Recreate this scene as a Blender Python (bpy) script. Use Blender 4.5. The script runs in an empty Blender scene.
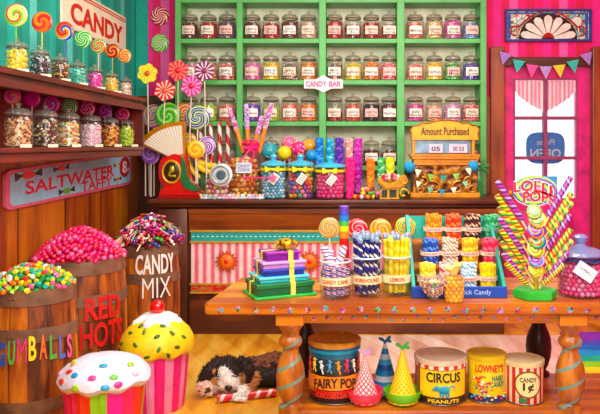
import bpy, bmesh, math, random
from mathutils import Vector, Matrix, noise
random.seed(7)
PI = math.pi
SC = bpy.context.scene
COL = SC.collection
F, VX, VY, EYE = 700.0, 350.0, 145.0, 1.4      # camera: focal length in pixels, level horizon, eye height


def W(px, py, Y):
    """point of the shop at distance Y that the camera sees at (px, py)"""
    return Vector(((px - VX) / F * Y, Y, EYE - (py - VY) / F * Y))


# ------------------------------------------------------------------ materials
def lin(c):
    c = c.lstrip('#')
    v = [int(c[i:i + 2], 16) / 255 for i in (0, 2, 4)]
    v = [(x / 12.92 if x <= .04045 else ((x + .055) / 1.055) ** 2.4) for x in v]
    L = sum(v) / 3
    return tuple(min(.9, max(.004, L + (x - L) * 1.18)) for x in v) + (1,)


def new_mat(name, rough=.5, metal=0, spec=.5, coat=0):
    m = bpy.data.materials.new(name)
    m.use_nodes = True
    nt = m.node_tree
    b = nt.nodes['Principled BSDF']
    b.inputs['Roughness'].default_value = rough
    b.inputs['Metallic'].default_value = metal
    b.inputs['Specular IOR Level'].default_value = spec
    b.inputs['Coat Weight'].default_value = coat
    b.inputs['Coat Roughness'].default_value = .1
    return m, nt, b


def mth(nt, op, a, b=None, c=None):
    n = nt.nodes.new('ShaderNodeMath')
    n.operation = op
    for i, v in enumerate((a, b, c)):
        if v is None:
            continue
        if isinstance(v, (int, float)):
            n.inputs[i].default_value = v
        else:
            nt.links.new(v, n.inputs[i])
    return n.outputs[0]


def ramp(nt, fac, cols, const=True):
    n = nt.nodes.new('ShaderNodeValToRGB')
    cr = n.color_ramp
    cr.interpolation = 'CONSTANT' if const else 'LINEAR'
    k = len(cols)
    pos = [(c[1] if isinstance(c, tuple) else (i / k if const else i / max(1, k - 1))) for i, c in enumerate(cols)]
    cs = [lin(c[0] if isinstance(c, tuple) else c) for c in cols]
    while len(cr.elements) < k:
        cr.elements.new(1)
    for e, p, c in zip(cr.elements, pos, cs):
        e.position = p
        e.color = c
    nt.links.new(fac, n.inputs[0])
    return n.outputs[0]


def coords(nt, kind='Object'):
    t = nt.nodes.new('ShaderNodeTexCoord')
    s = nt.nodes.new('ShaderNodeSeparateXYZ')
    nt.links.new(t.outputs[kind], s.inputs[0])
    return t.outputs[kind], s.outputs[0], s.outputs[1], s.outputs[2]


def noise_tex(nt, vec, scale, detail=3, stretch=None):
    if stretch:
        mp = nt.nodes.new('ShaderNodeMapping')
        mp.inputs['Scale'].default_value = stretch
        nt.links.new(vec, mp.inputs[0])
        vec = mp.outputs[0]
    n = nt.nodes.new('ShaderNodeTexNoise')
    n.inputs['Scale'].default_value = scale
    n.inputs['Detail'].default_value = detail
    nt.links.new(vec, n.inputs['Vector'])
    return n.outputs['Fac']


def vary(nt, col, fac, lo=.75, hi=1.2):
    """multiply a colour by a value made from a 0..1 factor: mottled paint"""
    mr = nt.nodes.new('ShaderNodeMapRange')
    mr.inputs['From Min'].default_value = .3
    mr.inputs['From Max'].default_value = .7
    mr.inputs['To Min'].default_value = lo
    mr.inputs['To Max'].default_value = hi
    nt.links.new(fac, mr.inputs['Value'])
    x = nt.nodes.new('ShaderNodeVectorMath')
    x.operation = 'SCALE'
    nt.links.new(col, x.inputs[0])
    nt.links.new(mr.outputs[0], x.inputs['Scale'])
    return x.outputs[0]


def rgb(nt, c):
    n = nt.nodes.new('ShaderNodeRGB')
    n.outputs[0].default_value = lin(c)
    return n.outputs[0]


def bumpy(nt, b, fac, strength, dist=.01):
    n = nt.nodes.new('ShaderNodeBump')
    n.inputs['Strength'].default_value = strength
    n.inputs['Distance'].default_value = dist
    nt.links.new(fac, n.inputs['Height'])
    nt.links.new(n.outputs[0], b.inputs['Normal'])


_mc = {}


def mat(c, rough=.45, metal=0, var=.15, vs=18, coat=0, bump=0, spec=.5):
    key = (c, rough, metal, var, vs, coat, bump, spec)
    if key in _mc:
        return _mc[key]
    m, nt, b = new_mat('paint ' + c, rough, metal, spec, coat)
    if var or bump:
        v, x, y, z = coords(nt)
        f = noise_tex(nt, v, vs)
        nt.links.new(vary(nt, rgb(nt, c), f, 1 - var, 1 + var), b.inputs['Base Color'])
        if bump:
            bumpy(nt, b, f, bump)
    else:
        b.inputs['Base Color'].default_value = lin(c)
    _mc[key] = m
    return m


def stripes(name, cols, width, axis=0, rough=.6, off=0, var=.1, coat=0):
    m, nt, b = new_mat(name, rough, coat=coat)
    v, *s = coords(nt)
    f = mth(nt, 'FRACT', mth(nt, 'ADD', mth(nt, 'DIVIDE', s[axis], width), off))
    col = ramp(nt, f, cols)
    if var:
        col = vary(nt, col, noise_tex(nt, v, 9, 4), 1 - var, 1 + var)
    nt.links.new(col, b.inputs['Base Color'])
    return m


def polar(nt, x, y):
    a = mth(nt, 'DIVIDE', mth(nt, 'ARCTAN2', y, x), 2 * PI)
    r = mth(nt, 'SQRT', mth(nt, 'ADD', mth(nt, 'MULTIPLY', x, x), mth(nt, 'MULTIPLY', y, y)))
    return a, r


def swirl(cols, twist=1.2, reps=1, rough=.25):
    """pinwheel of coloured arms, on a unit disc in the local XZ plane"""
    key = ('sw', tuple(cols), twist, reps)
    if key in _mc:
        return _mc[key]
    m, nt, b = new_mat('swirl', rough, coat=.4)
    v, x, y, z = coords(nt)
    a, r = polar(nt, x, z)
    f = mth(nt, 'FRACT', mth(nt, 'MULTIPLY', mth(nt, 'ADD', a, mth(nt, 'MULTIPLY', r, twist)), reps))
    wts = [.45 if min(int(c[i:i + 2], 16) for i in (1, 3, 5)) > 165 and len(cols) > 1 else 1 for c in cols]
    acc, stops = 0, []
    for c, w in zip(cols, wts):
        stops.append((c, acc / sum(wts)))
        acc += w
    nt.links.new(ramp(nt, f, stops), b.inputs['Base Color'])
    _mc[key] = m
    return m


def barber(cols, turns=4, rough=.3, reps=1, lift=1.0):
    """spiral stripes round the local Z axis"""
    key = ('bb', tuple(cols), turns, reps)
    if key in _mc:
        return _mc[key]
    m, nt, b = new_mat('spiral stripe', rough, coat=.3)
    v, x, y, z = coords(nt)
    a, r = polar(nt, x, y)
    f = mth(nt, 'FRACT', mth(nt, 'MULTIPLY', mth(nt, 'ADD', a, mth(nt, 'MULTIPLY', z, turns)), reps))
    nt.links.new(ramp(nt, f, cols), b.inputs['Base Color'])
    _mc[key] = m
    return m


def pal(cols, rough=.3, coat=.3):
    """each loose candy of one mesh takes its own colour"""
    key = ('pal', tuple(cols))
    if key in _mc:
        return _mc[key]
    m, nt, b = new_mat('candies', rough, coat=coat)
    g = nt.nodes.new('ShaderNodeNewGeometry')
    nt.links.new(ramp(nt, g.outputs['Random Per Island'], cols), b.inputs['Base Color'])
    _mc[key] = m
    return m


def wood(name, dark, mid, light, grain=2, plank=0, axis=0, rough=.4, scale=(1, 1, 1), coat=.1, plank_var=.35, seam=.03):
    """streaky timber; grain runs along local axis «grain», plank seams step along «axis»"""
    m, nt, b = new_mat(name, rough, coat=coat)
    v, *s = coords(nt)
    st = [14.0, 14.0, 14.0]
    st[grain] = 1.6
    st = tuple(a * k for a, k in zip(st, scale))
    f = noise_tex(nt, v, 1.0, 6, st)
    f2 = noise_tex(nt, v, 3.1, 3)
    mix = mth(nt, 'ADD', mth(nt, 'MULTIPLY', f, .7), mth(nt, 'MULTIPLY', f2, .3))
    if plank:
        t = mth(nt, 'DIVIDE', s[axis], plank)
        w = nt.nodes.new('ShaderNodeTexWhiteNoise')
        w.noise_dimensions = '1D'
        nt.links.new(mth(nt, 'FLOOR', t), w.inputs['W'])
        mix = mth(nt, 'ADD', mix, mth(nt, 'MULTIPLY', mth(nt, 'SUBTRACT', w.outputs['Value'], .5), plank_var))
    col = ramp(nt, mix, [(dark, .3), (mid, .5), (light, .72)], const=False)
    if plank:
        fr = mth(nt, 'FRACT', t)
        e = mth(nt, 'GREATER_THAN', fr, seam)
        e = mth(nt, 'MULTIPLY_ADD', e, .72, .28)
        x = nt.nodes.new('ShaderNodeVectorMath')
        x.operation = 'SCALE'
        nt.links.new(col, x.inputs[0])
        nt.links.new(e, x.inputs['Scale'])
        col = x.outputs[0]
    nt.links.new(col, b.inputs['Base Color'])
    bumpy(nt, b, f, .15, .004)
    return m


def glass(tint='#ffffff', body=.0, bodycol='#dfe8e6', refl=.35):
    """thin clear wall: see-through with sharp reflections, «body» adds milky glass"""
    key = ('gl', tint, body, bodycol, refl)
    if key in _mc:
        return _mc[key]
    m = bpy.data.materials.new('clear glass')
    m.use_nodes = True
    nt = m.node_tree
    nt.nodes.clear()
    o = nt.nodes.new('ShaderNodeOutputMaterial')
    t = nt.nodes.new('ShaderNodeBsdfTransparent')
    t.inputs[0].default_value = lin(tint)
    d = nt.nodes.new('ShaderNodeBsdfDiffuse')
    d.inputs[0].default_value = lin(bodycol)
    g = nt.nodes.new('ShaderNodeBsdfGlossy')
    g.inputs['Roughness'].default_value = .06
    lw = nt.nodes.new('ShaderNodeLayerWeight')
    lw.inputs[0].default_value = .35
    m1 = nt.nodes.new('ShaderNodeMixShader')
    m1.inputs[0].default_value = body
    nt.links.new(t.outputs[0], m1.inputs[1])
    nt.links.new(d.outputs[0], m1.inputs[2])
    m2 = nt.nodes.new('ShaderNodeMixShader')
    nt.links.new(mth(nt, 'MULTIPLY_ADD', lw.outputs['Facing'], refl, .03), m2.inputs[0])
    nt.links.new(m1.outputs[0], m2.inputs[1])
    nt.links.new(g.outputs[0], m2.inputs[2])
    nt.links.new(m2.outputs[0], o.inputs[0])
    _mc[key] = m
    return m


def lattice(base, line, n=14, turns=18, w=.28, dots=False):
    """diamond waffle lattice round the local Z axis"""
    m, nt, b = new_mat('waffle lattice', .55)
    v, x, y, z = coords(nt)
    a, r = polar(nt, x, y)
    u = mth(nt, 'MULTIPLY', a, n)
    q = mth(nt, 'MULTIPLY', z, turns)
    f1 = mth(nt, 'FRACT', mth(nt, 'ADD', u, q))
    f2 = mth(nt, 'FRACT', mth(nt, 'SUBTRACT', u, q))
    k = mth(nt, 'MAXIMUM', mth(nt, 'LESS_THAN', f1, w), mth(nt, 'LESS_THAN', f2, w))
    nt.links.new(ramp(nt, k, [(base, 0), (line, .5)]), b.inputs['Base Color'])
    return m


# ------------------------------------------------------------------ geometry
class MB:
    def __init__(s):
        s.bm = bmesh.new()

    def box(s, c, d, rot=None, bev=0):
        r = bmesh.ops.create_cube(s.bm, size=1)
        v = r['verts']
        mt = Matrix.Translation(Vector(c))
        if rot:
            mt = mt @ (rot if isinstance(rot, Matrix) else Matrix.Rotation(rot, 4, 'Z'))
        bmesh.ops.transform(s.bm, matrix=mt @ Matrix.Diagonal((d[0], d[1], d[2], 1)), verts=v)
        if bev:
            es = list({e for q in v for e in q.link_edges})
            bmesh.ops.bevel(s.bm, geom=es, offset=bev, segments=2, affect='EDGES', profile=.5)
        return s

    def span(s, x0, x1, y0, y1, z0, z1, bev=0):
        return s.box(((x0 + x1) / 2, (y0 + y1) / 2, (z0 + z1) / 2), (abs(x1 - x0), abs(y1 - y0), abs(z1 - z0)), None, bev)

    def lathe(s, prof, n=24, mx=None, a0=0, a1=2 * PI):
        full = abs(a1 - a0 - 2 * PI) < 1e-6
        rings = []
        k = n if full else n + 1
        for r, z in prof:
            if r < 1e-6:
                rings.append([s.bm.verts.new((0, 0, z))])
            else:
                rings.append([s.bm.verts.new((r * math.cos(a0 + (a1 - a0) * i / n), r * math.sin(a0 + (a1 - a0) * i / n), z)) for i in range(k)])
        for A, B in zip(rings, rings[1:]):
            if len(A) == 1 and len(B) == 1:
                continue
            for i in range(n):
                j = (i + 1) % k
                if len(A) == 1:
                    f = (A[0], B[i], B[j]) if False else (A[0], B[j], B[i])
                elif len(B) == 1:
                    f = (A[i], A[j], B[0])
                else:
                    f = (A[i], A[j], B[j], B[i])
                s.bm.faces.new(f)
        if mx is not None:
            bmesh.ops.transform(s.bm, matrix=mx, verts=[v for R in rings for v in R])
        return s

    def ball(s, c, r, sub=2, scale=(1, 1, 1), rot=None):
        g = bmesh.ops.create_icosphere(s.bm, subdivisions=sub, radius=1)
        m = Matrix.Translation(Vector(c))
        if rot:
            m = m @ rot
        m = m @ Matrix.Diagonal((r * scale[0], r * scale[1], r * scale[2], 1))
        bmesh.ops.transform(s.bm, matrix=m, verts=g['verts'])
        return s

    def cyl(s, p0, p1, r0, r1=None, n=12, cap=True):
        r1 = r0 if r1 is None else r1
        p0, p1 = Vector(p0), Vector(p1)
        d = p1 - p0
        q = d.to_track_quat('Z', 'Y').to_matrix().to_4x4()
        L = d.length
        prof = [(r0, 0), (r1, L)]
        if cap:
            prof = [(0, 0)] + prof + [(0, L)]
        return s.lathe(prof, n, Matrix.Translation(p0) @ q)

    def tube(s, pts, r, n=8):
        pts = [Vector(p) for p in pts]
        rings = []
        for i, p in enumerate(pts):
            d = (pts[min(i + 1, len(pts) - 1)] - pts[max(i - 1, 0)]).normalized()
            up = Vector((0, 0, 1)) if abs(d.z) < .9 else Vector((0, 1, 0))
            a = d.cross(up).normalized()
            b = a.cross(d)
            rr = r[i] if isinstance(r, (list, tuple)) else r
            rings.append([s.bm.verts.new(p + (a * math.cos(2 * PI * k / n) + b * math.sin(2 * PI * k / n)) * rr) for k in range(n)])
        for A, B in zip(rings, rings[1:]):
            for k in range(n):
                s.bm.faces.new((A[k], A[(k + 1) % n], B[(k + 1) % n], B[k]))
        s.bm.faces.new(rings[0][::-1])
        s.bm.faces.new(rings[-1])
        return s

    def prism(s, poly, d, mx=None):
        """polygon in local XZ, front at y=0, thickness d going back (+Y)"""
        A = [s.bm.verts.new((x, 0, z)) for x, z in poly]
        B = [s.bm.verts.new((x, d, z)) for x, z in poly]
        n = len(poly)
        s.bm.faces.new(A)
        s.bm.faces.new(B[::-1])
        for i in range(n):
            s.bm.faces.new((A[i], B[i], B[(i + 1) % n], A[(i + 1) % n]))
        if mx is not None:
            bmesh.ops.transform(s.bm, matrix=mx, verts=A + B)
        return s

    def torus(s, c, R, r, mx=None, n=28, k=8):
        rings = []
        for i in range(n):
            a = 2 * PI * i / n
            rings.append([s.bm.verts.new(((R + r * math.cos(2 * PI * j / k)) * math.cos(a), (R + r * math.cos(2 * PI * j / k)) * math.sin(a), r * math.sin(2 * PI * j / k))) for j in range(k)])
        for i in range(n):
            A, B = rings[i], rings[(i + 1) % n]
            for j in range(k):
                s.bm.faces.new((A[j], B[j], B[(j + 1) % k], A[(j + 1) % k]))
        m = Matrix.Translation(Vector(c))
        if mx is not None:
            m = m @ mx
        bmesh.ops.transform(s.bm, matrix=m, verts=[v for R_ in rings for v in R_])
        return s

    def patch(s, r, z0, z1, a0, a1, t=.0015, n=10, nz=1):
        """label bent round a vertical cylinder, angles from the -Y front; r may be a function of z"""
        rf = r if callable(r) else (lambda z: r)
        def P(rr, a, z):
            return s.bm.verts.new(((rf(z) + rr) * math.sin(a), -(rf(z) + rr) * math.cos(a), z))
        O, I = [], []
        for j in range(nz + 1):
            z = z0 + (z1 - z0) * j / nz
            O.append([P(t, a0 + (a1 - a0) * i / n, z) for i in range(n + 1)])
            I.append([P(0, a0 + (a1 - a0) * i / n, z) for i in range(n + 1)])
        for j in range(nz):
            for i in range(n):
                s.bm.faces.new((O[j][i], O[j][i + 1], O[j + 1][i + 1], O[j + 1][i]))
                s.bm.faces.new((I[j][i], I[j + 1][i], I[j + 1][i + 1], I[j][i + 1]))
            for i in (0, n):
                s.bm.faces.new((O[j][i], O[j + 1][i], I[j + 1][i], I[j][i]))
        for j in (0, nz):
            for i in range(n):
                s.bm.faces.new((O[j][i], O[j][i + 1], I[j][i + 1], I[j][i]))
        return s

    def mesh(s, name, smooth=True):
        bmesh.ops.recalc_face_normals(s.bm, faces=s.bm.faces[:])
        me = bpy.data.meshes.new(name)
        s.bm.to_mesh(me)
        s.bm.free()
        if smooth:
            me.polygons.foreach_set('use_smooth', [True] * len(me.polygons))
            me.set_sharp_from_angle(angle=math.radians(38))
        return me


def link(name, me, m=None, parent=None, loc=(0, 0, 0), rot=None, scale=None):
    o = bpy.data.objects.new(name, me)
    COL.objects.link(o)
    if m is not None:
        if len(me.materials) == 0:
            me.materials.append(m)
        if me.materials[0] is not m:
            o.material_slots[0].link = 'OBJECT'
            o.material_slots[0].material = m
    o.parent = parent
    o.location = loc
    if rot is not None:
        if isinstance(rot, Matrix):
            rot = rot.to_euler()
        o.rotation_euler = rot.to_euler() if hasattr(rot, 'to_euler') else rot
    if scale is not None:
        o.scale = (scale,) * 3 if isinstance(scale, (int, float)) else scale
    return o


def obj(name, mb, m, parent=None, loc=(0, 0, 0), rot=None, scale=None, smooth=True):
    return link(name, mb.mesh(name, smooth), m, parent, loc, rot, scale)


def tag(o, label, cat, group=None, kind=None):
    o['label'] = label
    o['category'] = cat
    if group:
        o['group'] = group
    if kind:
        o['kind'] = kind
    return o


def thing(name, label, cat, loc=(0, 0, 0), rot=None, group=None):
    o = bpy.data.objects.new(name, None)
    COL.objects.link(o)
    o.empty_display_size = .05
    o.location = loc
    if rot is not None:
        o.rotation_euler = rot if not isinstance(rot, (int, float)) else (0, 0, rot)
    return tag(o, label, cat, group)


def struct(name, mb, m, label=None, parent=None, loc=(0, 0, 0)):
    o = obj(name, mb, m, parent, loc, smooth=False)
    if parent is None:
        o['kind'] = 'structure'
        o['label'] = label or name
        o['category'] = name.split('_')[0]
    return o


_tx = {}


def text_mesh(s, bold=0, ext=.02):
    key = (s, bold, ext)
    if key not in _tx:
        cu = bpy.data.curves.new('lettering', 'FONT')
        cu.body = s
        cu.size = 1
        cu.offset = min(bold, .028) if bold < .06 else bold * .6
        cu.extrude = ext
        cu.resolution_u = 3
        cu.align_x = 'CENTER'
        cu.space_line = .85
        o = bpy.data.objects.new('lettering', cu)
        COL.objects.link(o)
        me = bpy.data.meshes.new_from_object(o)
        vs = [v.co.copy() for v in me.vertices]
        fs = [tuple(p.vertices) for p in me.polygons]
        bpy.data.objects.remove(o)
        bpy.data.meshes.remove(me)
        xs = [v.x for v in vs]
        ys = [v.y for v in vs]
        _tx[key] = (vs, fs, min(xs), max(xs), min(ys), max(ys))
    return _tx[key]


def text(name, s, m, parent, w, h, mapf, bold=.02, depth=.002, loc=(0, 0, 0), label=None):
    """lettering fitted in a w x h field centred on 0,0; mapf(x, y, out) puts it on the surface"""
    vs, fs, x0, x1, y0, y1 = text_mesh(s, bold)
    me = bpy.data.meshes.new(name)
    pts = []
    for v in vs:
        x = ((v.x - x0) / (x1 - x0) - .5) * w
        y = ((v.y - y0) / (y1 - y0) - .5) * h
        pts.append(mapf(x, y, depth if v.z > 0 else 0))
    me.from_pydata(pts, [], fs)
    o = link(name, me, m, parent, loc)
    if label:
        o['label'] = label
    return o


def on_cyl(r, zc, a0=0, t=.0005):
    rf = r if callable(r) else (lambda z: r)
    def f(x, y, d):
        z = zc + y
        R = rf(z) + t + d
        a = a0 + x / rf(zc)
        return (R * math.sin(a), -R * math.cos(a), z)
    return f


def on_front(x0, y0, z0, t=0):
    return lambda x, y, d: (x0 + x, y0 - t - d, z0 + y)


# shared unit meshes
def unit_disc():
    p = [(0, -.14), (.55, -.14), (.85, -.10), (.97, -.04), (1, 0), (.97, .04), (.85, .10), (.55, .14), (0, .14)]
    return MB().lathe(p, 36, Matrix.Rotation(PI / 2, 4, 'X')).mesh('candy_disc')


def unit_stick():
    p = [(0, 0), (.8, 0), (1, .01), (1, .25), (1, .5), (1, .75), (1, .99), (.8, 1), (0, 1)]
    return MB().lathe(p, 12).mesh('stick')


DISC = unit_disc()
STICK = unit_stick()
BALL = MB().ball((0, 0, 0), 1, 2).mesh('candy_ball')
WHITE = mat('#f4efe6', .5, var=0)
DARKWOOD = wood('dark wood', '#26110a', '#522812', '#7c4220', grain=0)
DARKWOODV = wood('dark wood upright', '#26110a', '#4e2614', '#7a3e1e', grain=2)
MIDWOOD = wood('counter wood', '#4a2412', '#84441e', '#b06a34', grain=0)
JARGLASS = glass('#fbfdfc', .02, '#e8eeee', .3)
LIDGLASS = glass('#e9e4da', .22, '#d8d2c6', .5)
METAL = mat('#7a7268', .3, .6, var=0)
GOLD = mat('#e0a63a', .35, .35, var=.2)


def stick(name, p0, p1, r, m, parent=None):
    d = Vector(p1) - Vector(p0)
    return link(name, STICK, m, parent, p0, d.to_track_quat('Z', 'Y'), (r, r, d.length))


def small_text(s):
    return s


def lollipop(c, r, cols, foot, label, twist=1.0, reps=1, group=None, stickcol='#efe6d6', tilt=(0, 0, 0), sr=None, m=None, flower=False):
    """round lollipop: disc at c, stick down to foot"""
    c, foot = Vector(c), Vector(foot)
    t = thing('lollipop', label, 'lollipop', foot, None, group)
    link('lollipop_candy', FLOWER if flower else DISC, m or swirl(cols, twist, reps), t, c - foot, tilt, r)
    stick('lollipop_stick', (0, 0, 0), (c - foot) * .99, sr or max(.003, r * .07), mat(stickcol, .5, var=0), t)
    if flower:
        link('flower_centre', BALL, mat(flower, .4, coat=.3), t, c - foot + Vector((0, -r * .12, 0)), None, (r * .27, r * .16, r * .27))
    return t


def flower_mesh():
    mb = MB()
    for k in range(6):
        a = 2 * PI * k / 6 + .3
        pts = []
        for i in range(14):
            b = 2 * PI * i / 14
            rr = .62 + .40 * math.cos(b)
            w = .42 * math.sin(b) * (1 if math.cos(b) > 0 else .75)
            pts.append((rr * math.cos(a) - w * math.sin(a), rr * math.sin(a) + w * math.cos(a)))
        mb.prism(pts, .16, Matrix.Translation((0, -.08 + .02 * (k % 2), 0)))
    return mb.mesh('flower', False)


FLOWER = flower_mesh()
# ------------------------------------------------------------------ the room
XL, XR, YB, YF, ZC = -1.8, 2.6, 5.9, -1.8, 3.0
DX0, DX1, DZ = 1.28, 2.03, 2.06          # door opening in the back wall


def floor_mat():
    m, nt, b = new_mat('floor boards', .35, coat=.2)
    v, x, y, z = coords(nt)
    f = noise_tex(nt, v, 1, 5, (9, 1.4, 1))
    w = nt.nodes.new('ShaderNodeTexWhiteNoise')
    w.noise_dimensions = '1D'
    t = mth(nt, 'DIVIDE', mth(nt, 'ADD', x, mth(nt, 'MULTIPLY', y, .55)), .17)
    nt.links.new(mth(nt, 'FLOOR', t), w.inputs['W'])
    k = mth(nt, 'ADD', f, mth(nt, 'MULTIPLY', mth(nt, 'SUBTRACT', w.outputs[0], .5), .3))
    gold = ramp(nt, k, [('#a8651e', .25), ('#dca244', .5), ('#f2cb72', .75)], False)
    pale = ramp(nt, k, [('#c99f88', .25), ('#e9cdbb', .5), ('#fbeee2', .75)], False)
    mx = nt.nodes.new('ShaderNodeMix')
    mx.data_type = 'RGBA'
    # daylight painted into boards right of the table leg, ending before the back wall
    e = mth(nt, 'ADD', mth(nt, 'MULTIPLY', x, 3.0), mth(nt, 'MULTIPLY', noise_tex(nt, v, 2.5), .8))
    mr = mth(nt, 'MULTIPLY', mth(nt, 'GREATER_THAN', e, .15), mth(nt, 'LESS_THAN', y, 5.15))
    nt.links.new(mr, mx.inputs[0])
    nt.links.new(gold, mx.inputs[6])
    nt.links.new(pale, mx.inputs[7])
    e2 = mth(nt, 'MULTIPLY_ADD', mth(nt, 'GREATER_THAN', mth(nt, 'FRACT', t), .025), .3, .7)
    sc = nt.nodes.new('ShaderNodeVectorMath')
    sc.operation = 'SCALE'
    nt.links.new(mx.outputs[2], sc.inputs[0])
    nt.links.new(e2, sc.inputs['Scale'])
    nt.links.new(sc.outputs[0], b.inputs['Base Color'])
    return m


struct('floor', MB().span(XL, XR, YF, YB + .3, -.06, 0), floor_mat(), 'golden plank floor, daylight painted in pale on the right')
struct('ceiling', MB().span(XL, XR, YF, YB + .1, ZC, ZC + .06), mat('#efe4d2', .8), 'cream ceiling')

TEAL = stripes('teal striped wallpaper', ['#0fa08e', '#28b6a6', '#0d9482', '#12a592', '#6fd0c8', '#0f9c8a'], .52, 1, .7, 0.1)
PINK = stripes('pink striped wallpaper', ['#ec1c7c', '#f04f9c', '#e0146c', '#f274b4', '#ee2a86', '#d8105e'], .42, 0, .7, .3)
struct('wall_left', MB().span(XL - .08, XL, YF, YB + .1, 0, ZC), TEAL, 'teal striped left wall')
wb = MB()
wb.span(XL, DX0, YB, YB + .1, 0, ZC).span(DX0, DX1, YB, YB + .1, DZ, ZC).span(DX1, XR, YB, YB + .1, 0, ZC)
struct('wall_back', wb, PINK, 'pink striped back wall')
struct('wall_right', MB().span(XR, XR + .08, YF, YB + .1, 0, ZC), PINK, 'pink striped right wall')
struct('wall_front', MB().span(XL - .08, XR + .08, YF - .08, YF, 0, ZC), mat('#c8a888', .8), 'plain tan wall behind the viewer')
struct('trim_1', MB().span(XL - .01, -1.70, YB - .012, YB, 1.8, ZC), mat('#12a090', .7), 'teal edge strip in the corner')

PANEL = wood('panelling', '#50220e', '#964c22', '#c4783a', grain=2, plank=.62, axis=1, seam=.04)
o = struct('trim_2', MB().span(XL, XL + .03, YF, YB, 0, 1.40), PANEL, 'reddish plank panelling on the left wall')
struct('trim_3', MB().span(XL + .03, -1.40, YB - .05, YB, 0, 1.8).span(XL + .03, -1.4, YB - .07, YB, 1.76, 1.81), DARKWOODV, 'dark wood panel in the back left corner')
REDWOOD = wood('red brown wood', '#5a2512', '#8a4222', '#b0643a', grain=2)
struct('trim_4', MB().span(1.12, 1.30, YB - .035, YB, 0, 1.80).span(1.14, 1.27, YB - .045, YB, .1, 1.62), REDWOOD, 'brown wood panel beside the door')
struct('trim_5', MB().span(1.17, 1.29, YB - .08, YB, 0, 2.22, .008), REDWOOD, 'left casing of the door')
struct('trim_6', MB().span(2.02, 2.2, YB - .08, YB, 0, 2.22, .008).span(2.2, XR, YB - .035, YB, 0, 1.8), REDWOOD, 'right casing of the door')
struct('trim_7', MB().span(1.29, 2.02, YB - .06, YB, DZ, 2.135, .006), DARKWOOD, 'dark head board above the door')

# door: pink, six white panes, striped half curtains
DOORP = mat('#d0427f', .5, var=.3, vs=9)
DOORD = mat('#8e4468', .5, var=.2)
dy0, dy1 = YB + .0, YB + .05
d = MB()
px = lambda p: W(p, 0, 5.9).x
pz = lambda p: W(0, p, 5.9).z
gx = [px(515), px(545.5), px(576)]
d.span(DX0 + .005, gx[0], dy0, dy1, .01, DZ - .005).span(gx[2], DX1 - .005, dy0, dy1, .01, DZ - .005)
d.span(gx[0], gx[2], dy0, dy1, pz(80), DZ - .005).span(gx[0], gx[2], dy0, dy1, .01, .95)
door = obj('door_1', d, DOORP, smooth=False)
door['kind'] = 'structure'
door['label'] = 'pink shop door with six white panes'
door['category'] = 'door'
obj('lower_panel', MB().span(gx[0] + .03, gx[2] - .03, dy0 - .012, dy0, .15, .85, .006), mat('#cc3a78', .5, var=.3, vs=9), door)
mn = MB()
mn.span(gx[1] - .016, gx[1] + .016, dy0 - .007, dy1 + .002, .95, pz(80))
for p in (118, 158):
    mn.span(gx[0], gx[2], dy0 - .005, dy1, pz(p) - .014, pz(p) + .014)
obj('muntins', mn, DOORD, door, smooth=False)
ed = MB()
for x in (gx[0] - .012, gx[2]):
    ed.span(x, x + .012, dy0 - .008, dy0, .95, pz(80))
ed.span(gx[0], gx[2], dy0 - .008, dy0, pz(80), pz(80) + .012)
obj('glazing_bead', ed, DOORD, door, smooth=False)
PANE = glass('#ffffff', .0, '#ffffff', .12)
for i in (0, 1):
    for a, b in ((80, 118), (118, 158), (158, 212)):
        obj('pane', MB().span(gx[i], gx[i + 1], dy0 + .022, dy0 + .026, max(.95, pz(b)), pz(a)), PANE, door, smooth=False)
k = MB().ball((gx[0] - .05, dy0 - .05, 1.0), .026).cyl((gx[0] - .05, dy0 - .05, 1), (gx[0] - .05, dy0, 1), .012)
obj('door_knob', k, GOLD, door)


def curtain(x0, x1, side, label):
    mb = MB()
    n = 22
    top, bot, back = [], [], []
    ring = []
    for i in range(n + 1):
        u = i / n
        x = x0 + (x1 - x0) * u
        y = dy0 + .012 + .006 * math.sin(u * 30)
        q = u if side > 0 else 1 - u
        zb = pz(103) - .07 * q ** 2 + .10 * (1 - q) ** 3 + .006 * math.sin(u * 30)
        ring.append((x, y, pz(80.5), zb))
    for th in (0, .003):
        top.append([mb.bm.verts.new((x, y + th, a)) for x, y, a, b in ring])
        bot.append([mb.bm.verts.new((x, y + th, b)) for x, y, a, b in ring])
    for i in range(n):
        mb.bm.faces.new((top[0][i], top[0][i + 1], bot[0][i + 1], bot[0][i]))
        mb.bm.faces.new((top[1][i], bot[1][i], bot[1][i + 1], top[1][i + 1]))
        mb.bm.faces.new((bot[0][i], bot[0][i + 1], bot[1][i + 1], bot[1][i]))
    tag(obj('curtain', mb, stripes('pink striped cloth', ['#f4dfe4', '#e79ab2'], .035, 0, .9)), label, 'curtain')


curtain(gx[0] + .004, gx[1] - .018, 1, 'pink striped cafe curtain on the left half of the door')
curtain(gx[1] + .018, gx[2] - .004, -1, 'pink striped cafe curtain on the right half of the door')

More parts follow.
